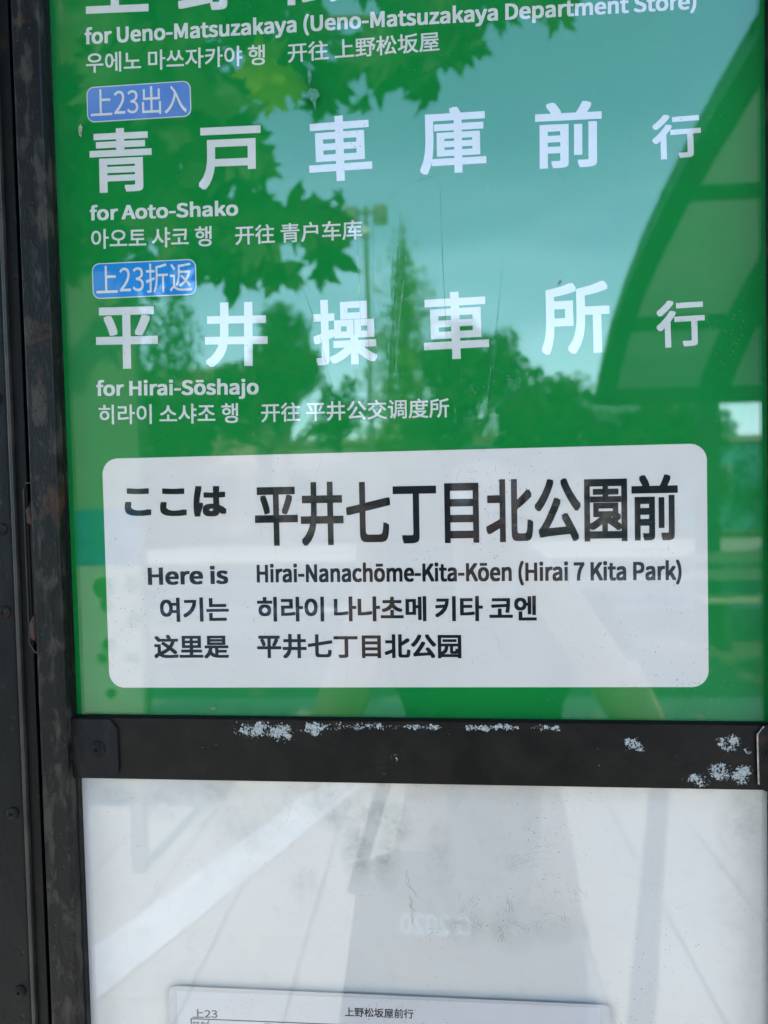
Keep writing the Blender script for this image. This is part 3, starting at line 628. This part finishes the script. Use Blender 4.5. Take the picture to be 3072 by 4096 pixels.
# group across the road, seen mirrored behind the lettering
def tr(px, pz_c, s, r, rz, n_, label, mat='leaf_mid', seed=1, extra=(), size=.10):
    p = refl(px * .2722, 0, s); zc = EYE + pz_c / 1543 * s
    rx = r / 1543 * s
    return tree((p.x, p.y, G0), 0, [(0, 0, zc, rx, rx, rz / 1543 * s)] + [(a / 1543 * s, 0, EYE + b / 1543 * s, c / 1543 * s, c / 1543 * s, d / 1543 * s) for a, b, c, d in extra], n_, size, M[mat], label, seed=seed)
tr(-330, 270, 18, 105, 125, 9000, 'rounded mid green tree left of the lamp post, mirrored in the cover', seed=3, extra=((-110, 200, 90, 100), (-210, 150, 90, 90), (120, 170, 70, 80)))
tr(85, 265, 19, 110, 105, 9000, 'round leafy tree just right of the pointed conifer, mirrored in the cover', seed=4, extra=((110, 190, 90, 100), (-60, 140, 90, 80)))
tr(330, 130, 21, 140, 105, 8000, 'low spreading tree beside the shelter roof, mirrored in the cover', 'leaf_dark', seed=5, extra=((150, 110, 120, 90), (-130, 100, 100, 90)))
tr(-620, 150, 20, 190, 330, 12000, 'tall dense dark tree at the far left of the road, mirrored in the cover', 'leaf_dark', seed=6, extra=((-190, 200, 150, 250),))
tr(740, 100, 9, 60, 90, 4000, 'rounded shrub-like tree to the right of the shelter post, mirrored in the cover', 'leaf_mid', seed=8, extra=((90, 130, 90, 130),), size=.07)
tr(480, 90, 20, 150, 115, 9000, 'low dark tree beyond the shelter posts, mirrored in the cover', 'leaf_dark', seed=9, extra=((-100, 60, 80, 60),))
hd = None
rnd = np.random.default_rng(22)
hd = cloud('hedge', [(x, -21.2 + 0.3 * math.sin(x), 1.1 + 0.3 * math.sin(x * 1.7), .9, .6, 1.4 + .25 * math.sin(x * 2.3)) for x in np.arange(-16, 16, .9)], 26000, .07, M['leaf_dark'], None, rnd)
tag(hd, 'long dark green hedge along the far pavement under the trees', 'hedge')

# pointed conifer
rnd = np.random.default_rng(31); s = 21.0; p = refl(-62 * .2722, 0, s)
co = empty('conifer_tree', (p.x, p.y, G0), 'tall narrow pointed conifer with ragged side twigs, right of the lamp post', 'tree', 'trees across the road')
cs = []; ztop = EYE + 585 / 1543 * s
for k in range(130):
    t = k / 129; z = 0.8 + (ztop - 0.8) * t; rr = (1 - t) ** .72 * 2.2 + .08; a = rnd.uniform(0, 6.28); q = rnd.uniform(.25, .95)
    cs.append((p.x + math.cos(a) * rr * q, p.y + math.sin(a) * rr * q, z - rr * .12, rr * .38 + .05, rr * .38 + .05, .16 + rr * .22))
    if k < 120: cs.append((p.x, p.y, z, rr * .5, rr * .5, .3))
cloud('crown', cs, 15000, .075, M['conifer'], co, rnd)
bm = bmesh.new(); bm_tube(bm, [(p.x, p.y, G0), (p.x, p.y, ztop)], [.17, .02], 8)
for k in range(90):
    z = rnd.uniform(1.2, ztop - 1.2); t = (z - .8) / (ztop - .8); rr = (1 - t) ** .7 * 2.0 + .1; a = rnd.uniform(0, 6.28)
    bm_tube(bm, [(p.x, p.y, z), (p.x + math.cos(a) * rr, p.y + math.sin(a) * rr, z + .12)], [.03, .008], 4, False)
from_bm('trunk', bm, M['bark'], co)

# lamp post with two heads
s = 14.0; p = refl(-140 * .2722, 0, s); zt = EYE + 612 / 1543 * s
lp = empty('street_lamp', (p.x, p.y, G0), 'slim grey lamp post with two short box heads, standing left of the conifer', 'street lamp')
M['lamp_grey'] = simple('grey_painted_steel', (0.11, 0.12, 0.115), 0.45, 0.5)
bm = bmesh.new(); bm_tube(bm, [(p.x, p.y, G0), (p.x, p.y, 2.5), (p.x, p.y, zt)], [.075, .06, .045], 14); from_bm('pole', bm, M['lamp_grey'], lp, smooth=True)
bm = bmesh.new(); bm_tube(bm, [(p.x - .28, p.y, zt - .12), (p.x + .28, p.y, zt - .12)], .035, 8); from_bm('cross_arm', bm, M['lamp_grey'], lp)
for sx in (-1, 1):
    bm = bmesh.new(); bm_box(bm, p.x + sx * .28 - .14, p.x + sx * .28 + .14, p.y - .14, p.y + .14, zt - .32, zt - .02, .04); hh_ = from_bm('lamp_head', bm, M['lamp_grey'], lp)
    box('lens', p.x + sx * .28 - .11, p.x + sx * .28 + .11, p.y - .12, p.y + .12, zt - .335, zt - .322, simple('lamp_lens', (.7, .7, .66), .3, .5), hh_)
bm = bmesh.new(); bm_lathe(bm, [(.02, 0), (.09, .04), (.11, .12), (.09, .20), (.02, .24)], p.x - .02, p.y, zt - .62, 14, 'Z'); from_bm('clamp', bm, simple('pale_globe', (.6, .6, .55), .4), lp, smooth=True)

# ---- plane tree whose branch hangs in front of the sign
def plane_leaf_pts():
    lobes = [(-90, .08), (-60, .22), (-35, .42), (-22, .74), (-10, .50), (-2, .56), (6, .33), (18, .72), (28, .64), (35, 1.05), (45, .66), (54, .66), (62, .36), (72, .74), (79, .70), (90, 1.2)]
    right = [(math.cos(math.radians(a)) * r, math.sin(math.radians(a)) * r) for a, r in lobes]
    left = [(-x, y) for x, y in right[::-1]][1:-1]
    return right + left
leaf_kinds = []
for kind_ in range(6):
    pts = []
    for x, y in plane_leaf_pts():
        r_ = math.hypot(x, y); a_ = math.atan2(y, x); r_ = r_ + (0.62 - r_) * random.uniform(.10, .38); r_ *= random.uniform(.88, 1.12); a_ += random.uniform(-.05, .05); pts.append((r_ * math.cos(a_), r_ * math.sin(a_)))
    bm = bmesh.new(); cup = random.uniform(.06, .2)
    vs = [bm.verts.new((x * .5, y * .5, -cup * x * x - cup * .6 * y * y)) for x, y in pts]; cv = bm.verts.new((0, .02, .03))
    for i in range(len(vs)): bm.faces.new((cv, vs[i], vs[(i + 1) % len(vs)]))
    me = bpy.data.meshes.new('leaf'); bm.normal_update(); bm.to_mesh(me); bm.free(); my = me.copy(); me.materials.append(M['leaf']); my.materials.append(M['leaf_sunlit']); leaf_kinds.append((me, my))

tb = Vector((-4.3, -5.2, 0))
pt = empty('plane_tree', (tb.x, tb.y, 0), 'large plane tree with lobed leaves whose low branch hangs over the bus stop', 'tree')
rnd = np.random.default_rng(41)
crown_c = [(tb.x, tb.y, 5.6, 2.6, 2.4, 1.9), (tb.x - 1.2, tb.y + 1.5, 5.0, 1.8, 1.8, 1.6), (-3.6, -3.9, 5.2, 1.4, 1.4, 1.2), (tb.x, tb.y + .4, 3.7, 1.5, 1.4, 1.0), (-1.9, -1.6, 4.6, 1.6, 1.4, .8), (-.2, -.4, 4.9, 1.6, 1.6, .7), (1.4, .6, 5.0, 1.5, 1.4, .7), (-3.2, .2, 4.8, 1.8, 1.6, 1.0), (-2.75, -5.0, 3.75, 1.05, .9, 1.1), (-2.2, -3.9, 4.0, .7, .7, .7)]
cloud('crown', crown_c, 19000, .13, M['leaf'], pt, rnd)['kind'] = 'stuff'
bm = bmesh.new(); bm_tube(bm, [(tb.x, tb.y, -.01), (tb.x + .05, tb.y, 1.5), (tb.x - .05, tb.y + .1, 3.2), (tb.x, tb.y, 6.2)], [.26, .20, .17, .05], 12)
bm_tube(bm, [(tb.x, tb.y, 3.0), (-3.0, -3.6, 4.0), (-1.2, -1.6, 4.4), (1.0, .2, 4.8)], [.13, .10, .07, .03], 8)
bm_tube(bm, [(tb.x, tb.y, 2.8), (-3.3, -3.8, 3.5), (-1.6, -2.2, 3.2), (-.55, -1.55, 2.75), (-.05, -1.35, 2.6)], [.10, .07, .04, .014, .005], 8)
bm_tube(bm, [(-1.6, -2.2, 3.2), (-.9, -1.5, 2.6), (-.55, -1.36, 2.25)], [.025, .012, .004], 6)
bm_tube(bm, [(-1.2, -1.85, 3.0), (-.3, -1.5, 2.95), (.25, -1.38, 2.72)], [.02, .010, .003], 6)
from_bm('trunk', bm, M['bark'], pt)
spots = []
def grid_leaves(x0, x1, y0, y1, n_, s0, s1, sz0, sz1, yel=0.0):
    for k in range(n_): spots.append((random.uniform(x0, x1), random.uniform(y0, y1), random.uniform(s0, s1), random.uniform(sz0, sz1), random.random() < yel))
grid_leaves(100, 560, -200, 190, 80, 1.6, 2.6, .17, .26); grid_leaves(540, 1040, -300, 25, 40, 1.7, 2.4, .17, .24); grid_leaves(1040, 1260, -260, -40, 10, 1.7, 2.2, .15, .2)
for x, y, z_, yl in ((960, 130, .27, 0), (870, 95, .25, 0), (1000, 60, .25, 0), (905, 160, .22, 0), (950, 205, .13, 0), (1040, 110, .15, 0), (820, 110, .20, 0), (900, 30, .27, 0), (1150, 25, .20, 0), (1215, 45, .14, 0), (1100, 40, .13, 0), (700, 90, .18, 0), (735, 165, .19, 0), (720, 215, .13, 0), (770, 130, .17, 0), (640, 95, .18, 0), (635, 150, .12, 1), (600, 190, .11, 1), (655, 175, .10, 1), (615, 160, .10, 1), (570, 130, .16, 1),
                    (540, 175, .15, 0), (480, 235, .18, 0), (510, 275, .20, 0), (560, 330, .17, 0), (470, 320, .19, 0), (590, 350, .13, 0), (500, 380, .18, 0), (430, 390, .17, 0), (455, 440, .20, 0), (520, 470, .20, 0), (580, 505, .19, 0), (510, 560, .15, 0), (560, 560, .15, 0), (610, 570, .15, 0), (640, 590, .11, 0), (440, 560, .14, 0), (400, 500, .17, 0), (380, 420, .18, 0), (640, 450, .16, 0), (680, 470, .17, 0), (705, 530, .17, 0), (735, 470, .14, 0), (700, 580, .10, 0), (755, 500, .09, 0),
                    (810, 235, .06, 0), (745, 432, .05, 0), (795, 230, .08, 0), (390, 260, .16, 0), (350, 330, .18, 0), (330, 440, .18, 0)):
    spots.append((x, y, random.uniform(1.7, 1.95), z_, bool(yl)))
grid_leaves(90, 360, 180, 560, 36, 2.2, 3.0, .16, .22); grid_leaves(390, 620, 425, 545, 20, 1.7, 1.95, .15, .19); grid_leaves(450, 570, 260, 360, 8, 1.7, 1.9, .14, .18); grid_leaves(900, 1040, 60, 130, 6, 1.7, 1.9, .15, .2)
for (x, y, s, z_, yl) in spots:
    q = refl((x - 943) * .2722, (1059 - y) * .2722, s)
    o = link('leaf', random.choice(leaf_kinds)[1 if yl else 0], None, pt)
    o.location = q; k = z_ * random.uniform(1.15, 1.45); o.scale = (k, k, k)
    o.rotation_euler = (math.radians(90) + random.uniform(-.55, .55), random.gauss(3.14, 1.0), random.uniform(-.55, .55)); 
    o.rotation_mode = 'XYZ'

# ---- bus shelter with an arched translucent roof, to the right behind the camera
sh = empty('bus_shelter', (3.2, -6.6, 0), 'bus shelter with arched translucent roof on dark steel ribs, mirrored at the upper right', 'bus shelter')
M['rib'] = simple('dark_green_grey_steel', (0.030, 0.036, 0.034), 0.5, 0.4)
def panel_mat():
    m, n, l, out = mat_new('translucent_roof_panel'); geo = n.new('ShaderNodeNewGeometry'); d = n.new('ShaderNodeBsdfDiffuse'); t = n.new('ShaderNodeBsdfTranslucent'); x = n.new('ShaderNodeMixShader')
    c = mixc(n, l, ramp(n, l, noise(n, l, geo.outputs['Position'], 2.5, 5, .6, .4), .3, .7), (0.50, 0.475, 0.46), (0.64, 0.61, 0.585))
    l.new(c, d.inputs[0]); l.new(c, t.inputs[0]); x.inputs[0].default_value = 0.6; l.new(d.outputs[0], x.inputs[1]); l.new(t.outputs[0], x.inputs[2]); l.new(x.outputs[0], out.inputs[0]); return m
M['panel'] = panel_mat()
prof = [(3.3, 2.30), (3.75, 2.29), (4.2, 2.24), (4.7, 2.16), (5.2, 2.06), (5.7, 1.93), (6.2, 1.75), (6.7, 1.51), (7.1, 1.23), (7.45, .93)]   # (s, height above the lens)
P3 = [(-(s - .42), EYE + h) for s, h in prof]
for X, RW in ((1.62, .17), (2.64, .25), (3.80, .2), (5.0, .2)):
    bm = bmesh.new(); ring = None
    for i, (y, z) in enumerate(P3):
        d = Vector((P3[min(i + 1, 9)][0] - P3[max(i - 1, 0)][0], P3[min(i + 1, 9)][1] - P3[max(i - 1, 0)][1])).normalized(); nx, nz = -d.y, d.x
        if nz < 0: nx, nz = -nx, -nz
        cur = [bm.verts.new((X + a, y + nx * b, z + nz * b)) for a, b in ((0, -.11), (RW, -.11), (RW, .02), (0, .02))]
        if ring:
            for k in range(4): bm.faces.new((ring[k], ring[(k + 1) % 4], cur[(k + 1) % 4], cur[k]))
        else: bm.faces.new(cur)
        ring = cur
    bm.faces.new(ring[::-1]); bmesh.ops.recalc_face_normals(bm, faces=bm.faces); from_bm('rib', bm, M['rib'], sh)
    if X > 2: box('post', X + .02, X + RW - .02, P3[-1][0] - .16, P3[-1][0] - .02, -.01, P3[-1][1] + .02, M['rib'], sh, .008)
for i, hgt in ((1, .06), (4, .06), (7, .10), (9, .11)):
    y, z = P3[i]; box('purlin', 1.62, 5.26, y - .05, y + .03, z - hgt, z + .022, M['rib'], sh)
for X, XE in ((1.78, 2.65), (2.88, 3.81), (3.99, 5.02)):
    for i0, i1 in ((0, 1), (1, 4), (4, 7), (7, 9)):
        bm = bmesh.new(); prev = None
        for i in range(i0, i1 + 1):
            y, z = P3[i]; a = bm.verts.new((X, y, z + .025)); b = bm.verts.new((XE, y, z + .025)); a2 = bm.verts.new((X, y, z + .033)); b2 = bm.verts.new((XE, y, z + .033))
            if prev:
                bm.faces.new((prev[0], prev[1], b, a)); bm.faces.new((prev[2], a2, b2, prev[3]))
            prev = (a, b, a2, b2)
        bmesh.ops.recalc_face_normals(bm, faces=bm.faces); from_bm('roof_panel', bm, M['panel'], sh)
box('gutter', 1.62, 5.3, P3[-1][0] - .02, P3[-1][0] + .10, P3[-1][1] - .06, P3[-1][1] + .05, M['rib'], sh, .01)
box('front_beam', 1.62, 5.26, P3[0][0], P3[0][0] + .12, P3[0][1] - .14, P3[0][1] + .02, M['rib'], sh)
for X in (5.06, 3.2): box('post', X, X + .14, P3[0][0], P3[0][0] + .12, -.01, P3[0][1] - .14, M['rib'], sh, .008)

# ---- freestanding poster board on the left
pb = empty('poster_board', (-1.75, -2.2, 0), 'freestanding poster board with pale sheet, blue band and green dots', 'poster board')
yb = -2.2; xr = -658 * .2722 / 420 * (0.42 - yb)
M['poster'] = simple('pale_poster', (0.22, 0.24, 0.20), 0.5, 0.3, var=0.06, scale=6)
z_at = lambda py: EYE + (1059 - py) * .2722 / 420 * (0.42 - yb)
box('board', xr - 1.0, xr, yb - .05, yb, z_at(1580), z_at(560), simple('pale_grey_green_board', (0.10, 0.13, 0.09), .5, .3, var=.1, scale=4), pb, .006)
for x in (xr - .96, xr - .08): box('leg', x, x + .05, yb - .045, yb - .005, -.01, z_at(1570), M['lamp_grey'], pb)
po = box('poster', xr - .95, xr - .012, yb, yb + .003, z_at(1560), z_at(1085), M['poster'], pb)
box('poster_band', xr - .95, xr - .012, yb + .003, yb + .005, z_at(1212), z_at(1085), simple('blue_poster_band', (0.01, 0.08, 0.16), .5, .3, var=.3, scale=10), po)
for px, py, r in ((195, 1262, .042), (200, 1300, .024), (203, 1390, .026), (188, 1420, .02), (260, 1255, .03), (262, 1330, .028), (258, 1420, .024), (205, 1500, .02)):
    bm = bmesh.new(); bm_lathe(bm, [(r, 0.0), (r, .002)], (px - 943) * .2722 / 420 * (0.42 - yb), yb + .005, z_at(py), 18)
    for v in bm.verts: v.co.y = yb + .005 if v.co.y > yb + .0045 else yb + .003
    from_bm('printed_dot', bm, simple('green_dot', (0.02, 0.10, 0.02), .5, .3), po)

# ---- far row of buildings
M['b_pale'] = simple('pale_render_wall', (0.26, 0.25, 0.22), .8, .2, var=.08, scale=1.5)
M['b_teal'] = simple('teal_sheet_cladding', (0.07, 0.24, 0.25), .5, .3, var=.15, scale=1.2)
M['b_tan'] = simple('tan_tiled_wall', (0.38, 0.30, 0.22), .8, .2, var=.12, scale=2)
M['winglass'] = simple('dark_window_glass', (0.03, 0.035, 0.04), .08, .6, var=.3, scale=.8)
def building(x0, x1, y, h, mat, label, nf, nx):
    e = empty('building', ((x0 + x1) / 2, y - 3, G0), label, 'building', 'buildings across the road')
    w = box('wall', x0, x1, y - 7, y, G0, h, mat, e); box('roof', x0 - .15, x1 + .15, y - 7.15, y + .15, h, h + .22, M['b_pale'], e)
    for f_ in range(nf):
        for k in range(nx):
            cx = x0 + (x1 - x0) * (k + .5) / nx; cz = h * (f_ + .55) / nf
            fr = box('window', cx - .55, cx + .55, y, y + .05, cz - .5, cz + .5, M['b_pale'], e); box('pane', cx - .48, cx + .48, y + .05, y + .058, cz - .43, cz + .43, M['winglass'], fr)
building(-17, -7, -27, 6.2, M['b_tan'], 'tan two storey house with pale window frames at the left, across the road', 2, 4)
building(-6.9, 8.1, -29, 3.4, M['b_pale'], 'low pale rendered building straight across the road behind the hedge', 1, 7)
building(8.2, 19, -25, 2.9, M['b_teal'], 'low teal clad building at the right, across the road', 1, 4)

# ---- blue car, barrier and bench seen under the shelter
def car(x, y, z, rz):
    e = empty('parked_car', (x, y, z), 'small blue hatchback parked on the road beyond the bus shelter', 'car', rotz=0)
    R = Matrix.Translation((x, y, z)) @ Matrix.Rotation(rz, 4, 'Z')
    blue = simple('blue_car_paint', (0.02, 0.20, 0.30), .25, .5, var=.02, coat=.8); tyre = simple('tyre_rubber', (.02, .02, .02), .8, .2); rimm = simple('alloy_rim', (.5, .5, .5), .3, .6, .8)
    lampm = simple('headlamp_glass', (.85, .83, .72), .08, .9, coat=1)
    side = [(-1.85, .35), (-1.88, .75), (-1.70, .92), (-1.05, 1.0), (-.55, 1.42), (.85, 1.46), (1.55, 1.05), (1.84, .95), (1.88, .40), (1.5, .28), (-1.5, .28)]
    def ex(name, outl, w0, w1, mat, par, bev=.05):
        bm = bmesh.new(); bm_prism(bm, outl, w0, w1); bmesh.ops.bevel(bm, geom=bm.edges[:], offset=bev, segments=2, affect='EDGES')
        bmesh.ops.transform(bm, matrix=R, verts=bm.verts); return from_bm(name, bm, mat, par)
    b_ = ex('body', side, -.82, .82, blue, e, .07)
    for sg in (-1, 1): ex('side_window', [(-1.0, 1.0), (-.55, 1.34), (.8, 1.38), (1.35, 1.03)], sg * .835 - .006, sg * .835 + .006, M['winglass'], e, .004)
    ex('windscreen', [(-1.12, 1.0), (-1.08, 1.03), (-.62, 1.385), (-.58, 1.36)], -.66, .66, M['winglass'], e, .01)
    for sx in (-1.2, 1.2):
        for sg in (-1, 1):
            bm = bmesh.new(); bm_lathe(bm, [(.20, -.09), (.31, -.09), (.33, -.05), (.33, .05), (.31, .09), (.20, .09)], sx, sg * .76, .33, 22); bmesh.ops.transform(bm, matrix=R, verts=bm.verts); w = from_bm('wheel', bm, tyre, e)
            bm = bmesh.new(); bm_lathe(bm, [(.19, -.10), (.19, .10), (.05, .11)], sx, sg * .76, .33, 14); bmesh.ops.transform(bm, matrix=R, verts=bm.verts); from_bm('rim', bm, rimm, w)
    for sg in (-1, 1):
        bm = bmesh.new(); bm_box(bm, -1.9, -1.78, sg * .62 - .14, sg * .62 + .14, .62, .78, .03); bmesh.ops.transform(bm, matrix=R, verts=bm.verts); from_bm('headlight', bm, lampm, e)
        bm = bmesh.new(); bm_box(bm, -.95, -.80, sg * .90 - .08, sg * .90 + .08, .98, 1.10, .02); bmesh.ops.transform(bm, matrix=R, verts=bm.verts); from_bm('mirror', bm, blue, e)
    return e
q = refl(680 * .2722, 0, 14.5); car(q.x + .9, -13.6, G0, math.radians(-65))
be = empty('slatted_bench', (2.75, -6.1, 0), 'bench with cream slats and dark legs under the bus shelter roof', 'bench')
cream = simple('cream_bench_slat', (.36, .32, .23), .5, .3)
for k, z in enumerate((.44, .44, .44, .62, .78)):
    yy = (-5.95 - .12 * k) if k < 3 else -6.28
    box('slat', 2.3, 4.2, yy - .05, yy + .05 if k < 3 else yy, z - .02 if k < 3 else z - .05, z + .01 if k < 3 else z + .05, cream, be, .006)
for x in (2.45, 4.0): box('leg', x, x + .06, -6.34, -5.9, -.01, .415, M['rib'], be); box('back_support', x, x + .05, -6.36, -6.335, .41, .84, M['rib'], be)

# ---- the photographer
def skin_mesh(name, joints, bones, mat, parent, sub=2, root=0):
    me = bpy.data.meshes.new(name); me.from_pydata([j[:3] for j in joints], bones, []); o = bpy.data.objects.new(name, me); C.objects.link(o)
    md = o.modifiers.new('skin', 'SKIN'); sk = me.skin_vertices[0].data
    for i, j in enumerate(joints): sk[i].radius = (j[3], j[4] if len(j) > 4 else j[3]); sk[i].use_root = (i == root)
    s_ = o.modifiers.new('sub', 'SUBSURF'); s_.levels = sub; s_.render_levels = sub
    dg = bpy.context.evaluated_depsgraph_get(); dg.update(); m2 = bpy.data.meshes.new_from_object(o.evaluated_get(dg)); bpy.data.objects.remove(o); bpy.data.meshes.remove(me)
    m2.name = name; m2.materials.clear()
    for p_ in m2.polygons: p_.use_smooth = True
    return link(name, m2, mat, parent)
PX, PY = 0.075, -0.90
ps = empty('person', (PX, PY, 0), 'person in a dark t-shirt holding up a phone with both hands', 'person')
skin = simple('skin', (0.46, 0.27, 0.19), .5, .4, var=.06); shirt = simple('dark_grey_t_shirt', (0.022, 0.023, 0.026), .9, .2, var=.15, scale=60, bump=.4); trou = simple('navy_trousers', (0.030, 0.034, 0.050), .9, .2, var=.2, scale=80); hair = simple('black_hair', (0.012, 0.010, 0.010), .45, .5)
HS = 0.868
def P(dx, dy, z, *r): return (PX + dx, PY + dy, z if dy > .3 else z * HS, *r)
J = [P(0, 0, .95, .13, .10), P(0, 0, 1.15, .115, .09), P(0, .0, 1.33, .145, .10), P(0, 0, 1.43, .08, .07), P(0, .015, 1.50, .052), P(0, .03, 1.58, .075, .085), P(0, .035, 1.66, .082, .095), P(0, .025, 1.735, .055, .06)]
Bn = [(0, 1), (1, 2), (2, 3), (3, 4), (4, 5), (5, 6), (6, 7)]
for sg in (-1, 1):
    k = len(J)
    hx = -PX + (-.045 if sg < 0 else .035)          # hands come together on the phone in front of the lens position
    J += [P(sg * .19, 0, 1.39, .055), P(sg * .27, .10, 1.19, .043), P(sg * .10 + hx * .5, .33, 1.31, .034), P(hx + sg * .035, .425, 1.395, .024, .018), P(hx + sg * .035, .445, 1.425, .030, .015)]
    Bn += [(2, k), (k, k + 1), (k + 1, k + 2), (k + 2, k + 3), (k + 3, k + 4)]
    t0 = k + 4
    # five fingers: four behind/around the edge of the phone, the thumb on its face
    for f_ in range(4):
        z0 = 1.412 + f_ * .014; a = len(J); inx = hx + sg * .034; L = (.030, .036, .038, .034)[f_]
        J += [P(inx + sg * .006, .462, z0, .0080), P(inx + sg * .004, .462 + L * .45, z0 + .002, .0075), P(inx - sg * .008, .4775, z0 + .003, .0068)]
        Bn += [(t0, a), (a, a + 1), (a + 1, a + 2)]
    a = len(J); J += [P(hx + sg * .030, .440, 1.437, .0095), P(hx + sg * .015, .448, 1.455, .0085), P(hx - sg * .004, .451, 1.468, .0075)]; Bn += [(t0 - 1, a), (a, a + 1), (a + 1, a + 2)]
    k = len(J)
    J += [P(sg * .10, 0, .87, .092), P(sg * .11, .015, .50, .060), P(sg * .12, -.02, .12, .042), P(sg * .12, 0, .055, .045, .04), P(sg * .13, .13, .035, .042, .028)]
    Bn += [(0, k), (k, k + 1), (k + 1, k + 2), (k + 2, k + 3), (k + 3, k + 4)]
skin_mesh('body', J, Bn, skin, ps)
skin_mesh('t_shirt', [P(0, 0, .86, .150, .118), P(0, 0, 1.0, .138, .108), P(0, 0, 1.18, .132, .104), P(0, 0, 1.34, .160, .112), P(0, 0, 1.425, .085, .078), P(-.20, 0, 1.385, .070), P(-.25, .06, 1.27, .062), P(.20, 0, 1.385, .070), P(.25, .06, 1.27, .062)],
          [(0, 1), (1, 2), (2, 3), (3, 4), (3, 5), (5, 6), (3, 7), (7, 8)], shirt, ps)
for_tr = [P(0, 0, .95, .146, .112), P(0, 0, .88, .14, .11)]; bt = [(0, 1)]
for sg in (-1, 1):
    k = len(for_tr); for_tr += [P(sg * .10, 0, .80, .100), P(sg * .11, .015, .50, .078), P(sg * .12, -.01, .10, .066)]; bt += [(1, k), (k, k + 1), (k + 1, k + 2)]
skin_mesh('trousers', for_tr, bt, trou, ps)
skin_mesh('hair', [P(0, -.03, 1.60, .070, .075), P(0, -.015, 1.69, .090, .098), P(0, .015, 1.755, .066, .074)], [(0, 1), (1, 2)], hair, ps)
for sg in (-1, 1):
    bm = bmesh.new(); bmesh.ops.create_uvsphere(bm, u_segments=12, v_segments=8, radius=.013, matrix=Matrix.Translation((PX + sg * .032, PY + .118, 1.434))); from_bm('eye', bm, simple('eye_white', (.7, .7, .68), .2, .6), ps, smooth=True)
    bm = bmesh.new(); bmesh.ops.create_uvsphere(bm, u_segments=12, v_segments=8, radius=.02, matrix=Matrix.Translation((PX + sg * .083, PY + .02, 1.422)) @ Matrix.Diagonal((.4, .9, 1.5, 1))); from_bm('ear', bm, skin, ps, smooth=True)
    bm = bmesh.new(); bm_tube(bm, [(PX + sg * .105, PY - .05, .02), (PX + sg * .12, PY + .06, .045), (PX + sg * .13, PY + .17, .03)], [.04, .05, .035], 12); from_bm('shoe', bm, simple('white_shoe', (.6, .6, .58), .6, .3), ps, smooth=True)
bm = bmesh.new(); bm_tube(bm, [(PX, PY + .12, 1.430), (PX, PY + .142, 1.399), (PX, PY + .118, 1.392)], [.008, .014, .008], 8); from_bm('nose', bm, skin, ps, smooth=True)
bm = bmesh.new(); bm_tube(bm, [(PX - .024, PY + .108, 1.366), (PX, PY + .117, 1.368), (PX + .024, PY + .108, 1.366)], [.003, .007, .003], 8); from_bm('mouth', bm, simple('lips', (.42, .17, .15), .5, .4), ps, smooth=True)

# phone held behind the lens
ph = empty('mobile_phone', (0, -.433, EYE - .06), 'slim black mobile phone held upright in the person\'s hands', 'phone')
def prism_xz(name, outl, y0, y1, mat, par, bev=0.0):
    bm = bmesh.new(); bm_prism(bm, outl, y0, y1)
    if bev: bmesh.ops.bevel(bm, geom=bm.edges[:], offset=bev, segments=2, affect='EDGES')
    return from_bm(name, bm, mat, par)
prism_xz('casing', rrect(-.060, .018, EYE - .130, EYE + .026, .010), -.4385, -.4295, simple('black_glass_back', (.015, .015, .018), .15, .5), ph, .0015)
prism_xz('screen', rrect(-.057, .015, EYE - .127, EYE + .023, .008), -.4392, -.4386, simple('phone_screen', (.02, .02, .03), .1, .5), ph)
for dx, dz in ((0, 0), (0, -.022), (0, -.044)):
    bm = bmesh.new(); bm_lathe(bm, [(.0085, 0), (.0085, .0015), (.006, .0018), (.0055, .0006)], dx, -.4295, EYE + dz, 18); from_bm('lens_ring', bm, M['screw'], ph)

# dark shoulder bag with white lettering, hanging in front of the person's hip
bgx, bgy = -.02, PY + .165
bag = empty('shoulder_bag', (bgx, bgy, .55), 'dark cloth shoulder bag with white lettering hanging at the person\'s hip', 'bag')
dk = simple('charcoal_bag_cloth', (.022, .023, .026), .9, .2, var=.15, scale=50, bump=.5)
prism_xz('bag_body', [(bgx - .13, .50), (bgx + .17, .50), (bgx + .19, .56), (bgx + .15, .82), (bgx + .10, .85), (bgx - .08, .85), (bgx - .12, .82), (bgx - .16, .56)], bgy - .03, bgy + .03, dk, bag, .012)
bm = bmesh.new(); bm_tube(bm, [(bgx - .13, bgy, .79), (PX - .16, PY + .13, 1.0), (PX - .02, PY + .13, 1.17), (PX + .12, PY + .06, 1.31), (PX + .10, PY - .10, 1.26), (PX + .16, PY - .14, 1.0), (bgx + .15, bgy - .02, .79)], .012, 8); from_bm('strap', bm, dk, bag)
for body, x0 in (('2020', -.100), ('O', .012)):
    pass
# as the person would see it written, read from the front of the bag (seen reversed in the mirror)
me = text_xy('O 2020', 0.02)
co = np.array([v.co[:] for v in me.vertices]); w = co[:, 0].max() - co[:, 0].min(); hgt = co[:, 1].max() - co[:, 1].min()
u = (co[:, 0] - co[:, 0].min()) / w * .113; v_ = (co[:, 1] - co[:, 1].min()) / hgt * .034
me.vertices.foreach_set('co', np.stack([.042 - u, bgy + .0312 + co[:, 2], .740 + v_], 1).astype(np.float32).ravel()); me.update(); me.materials.clear()
link('bag_lettering', me, simple('white_bag_print', (.85, .85, .85), .6, .3), bag)
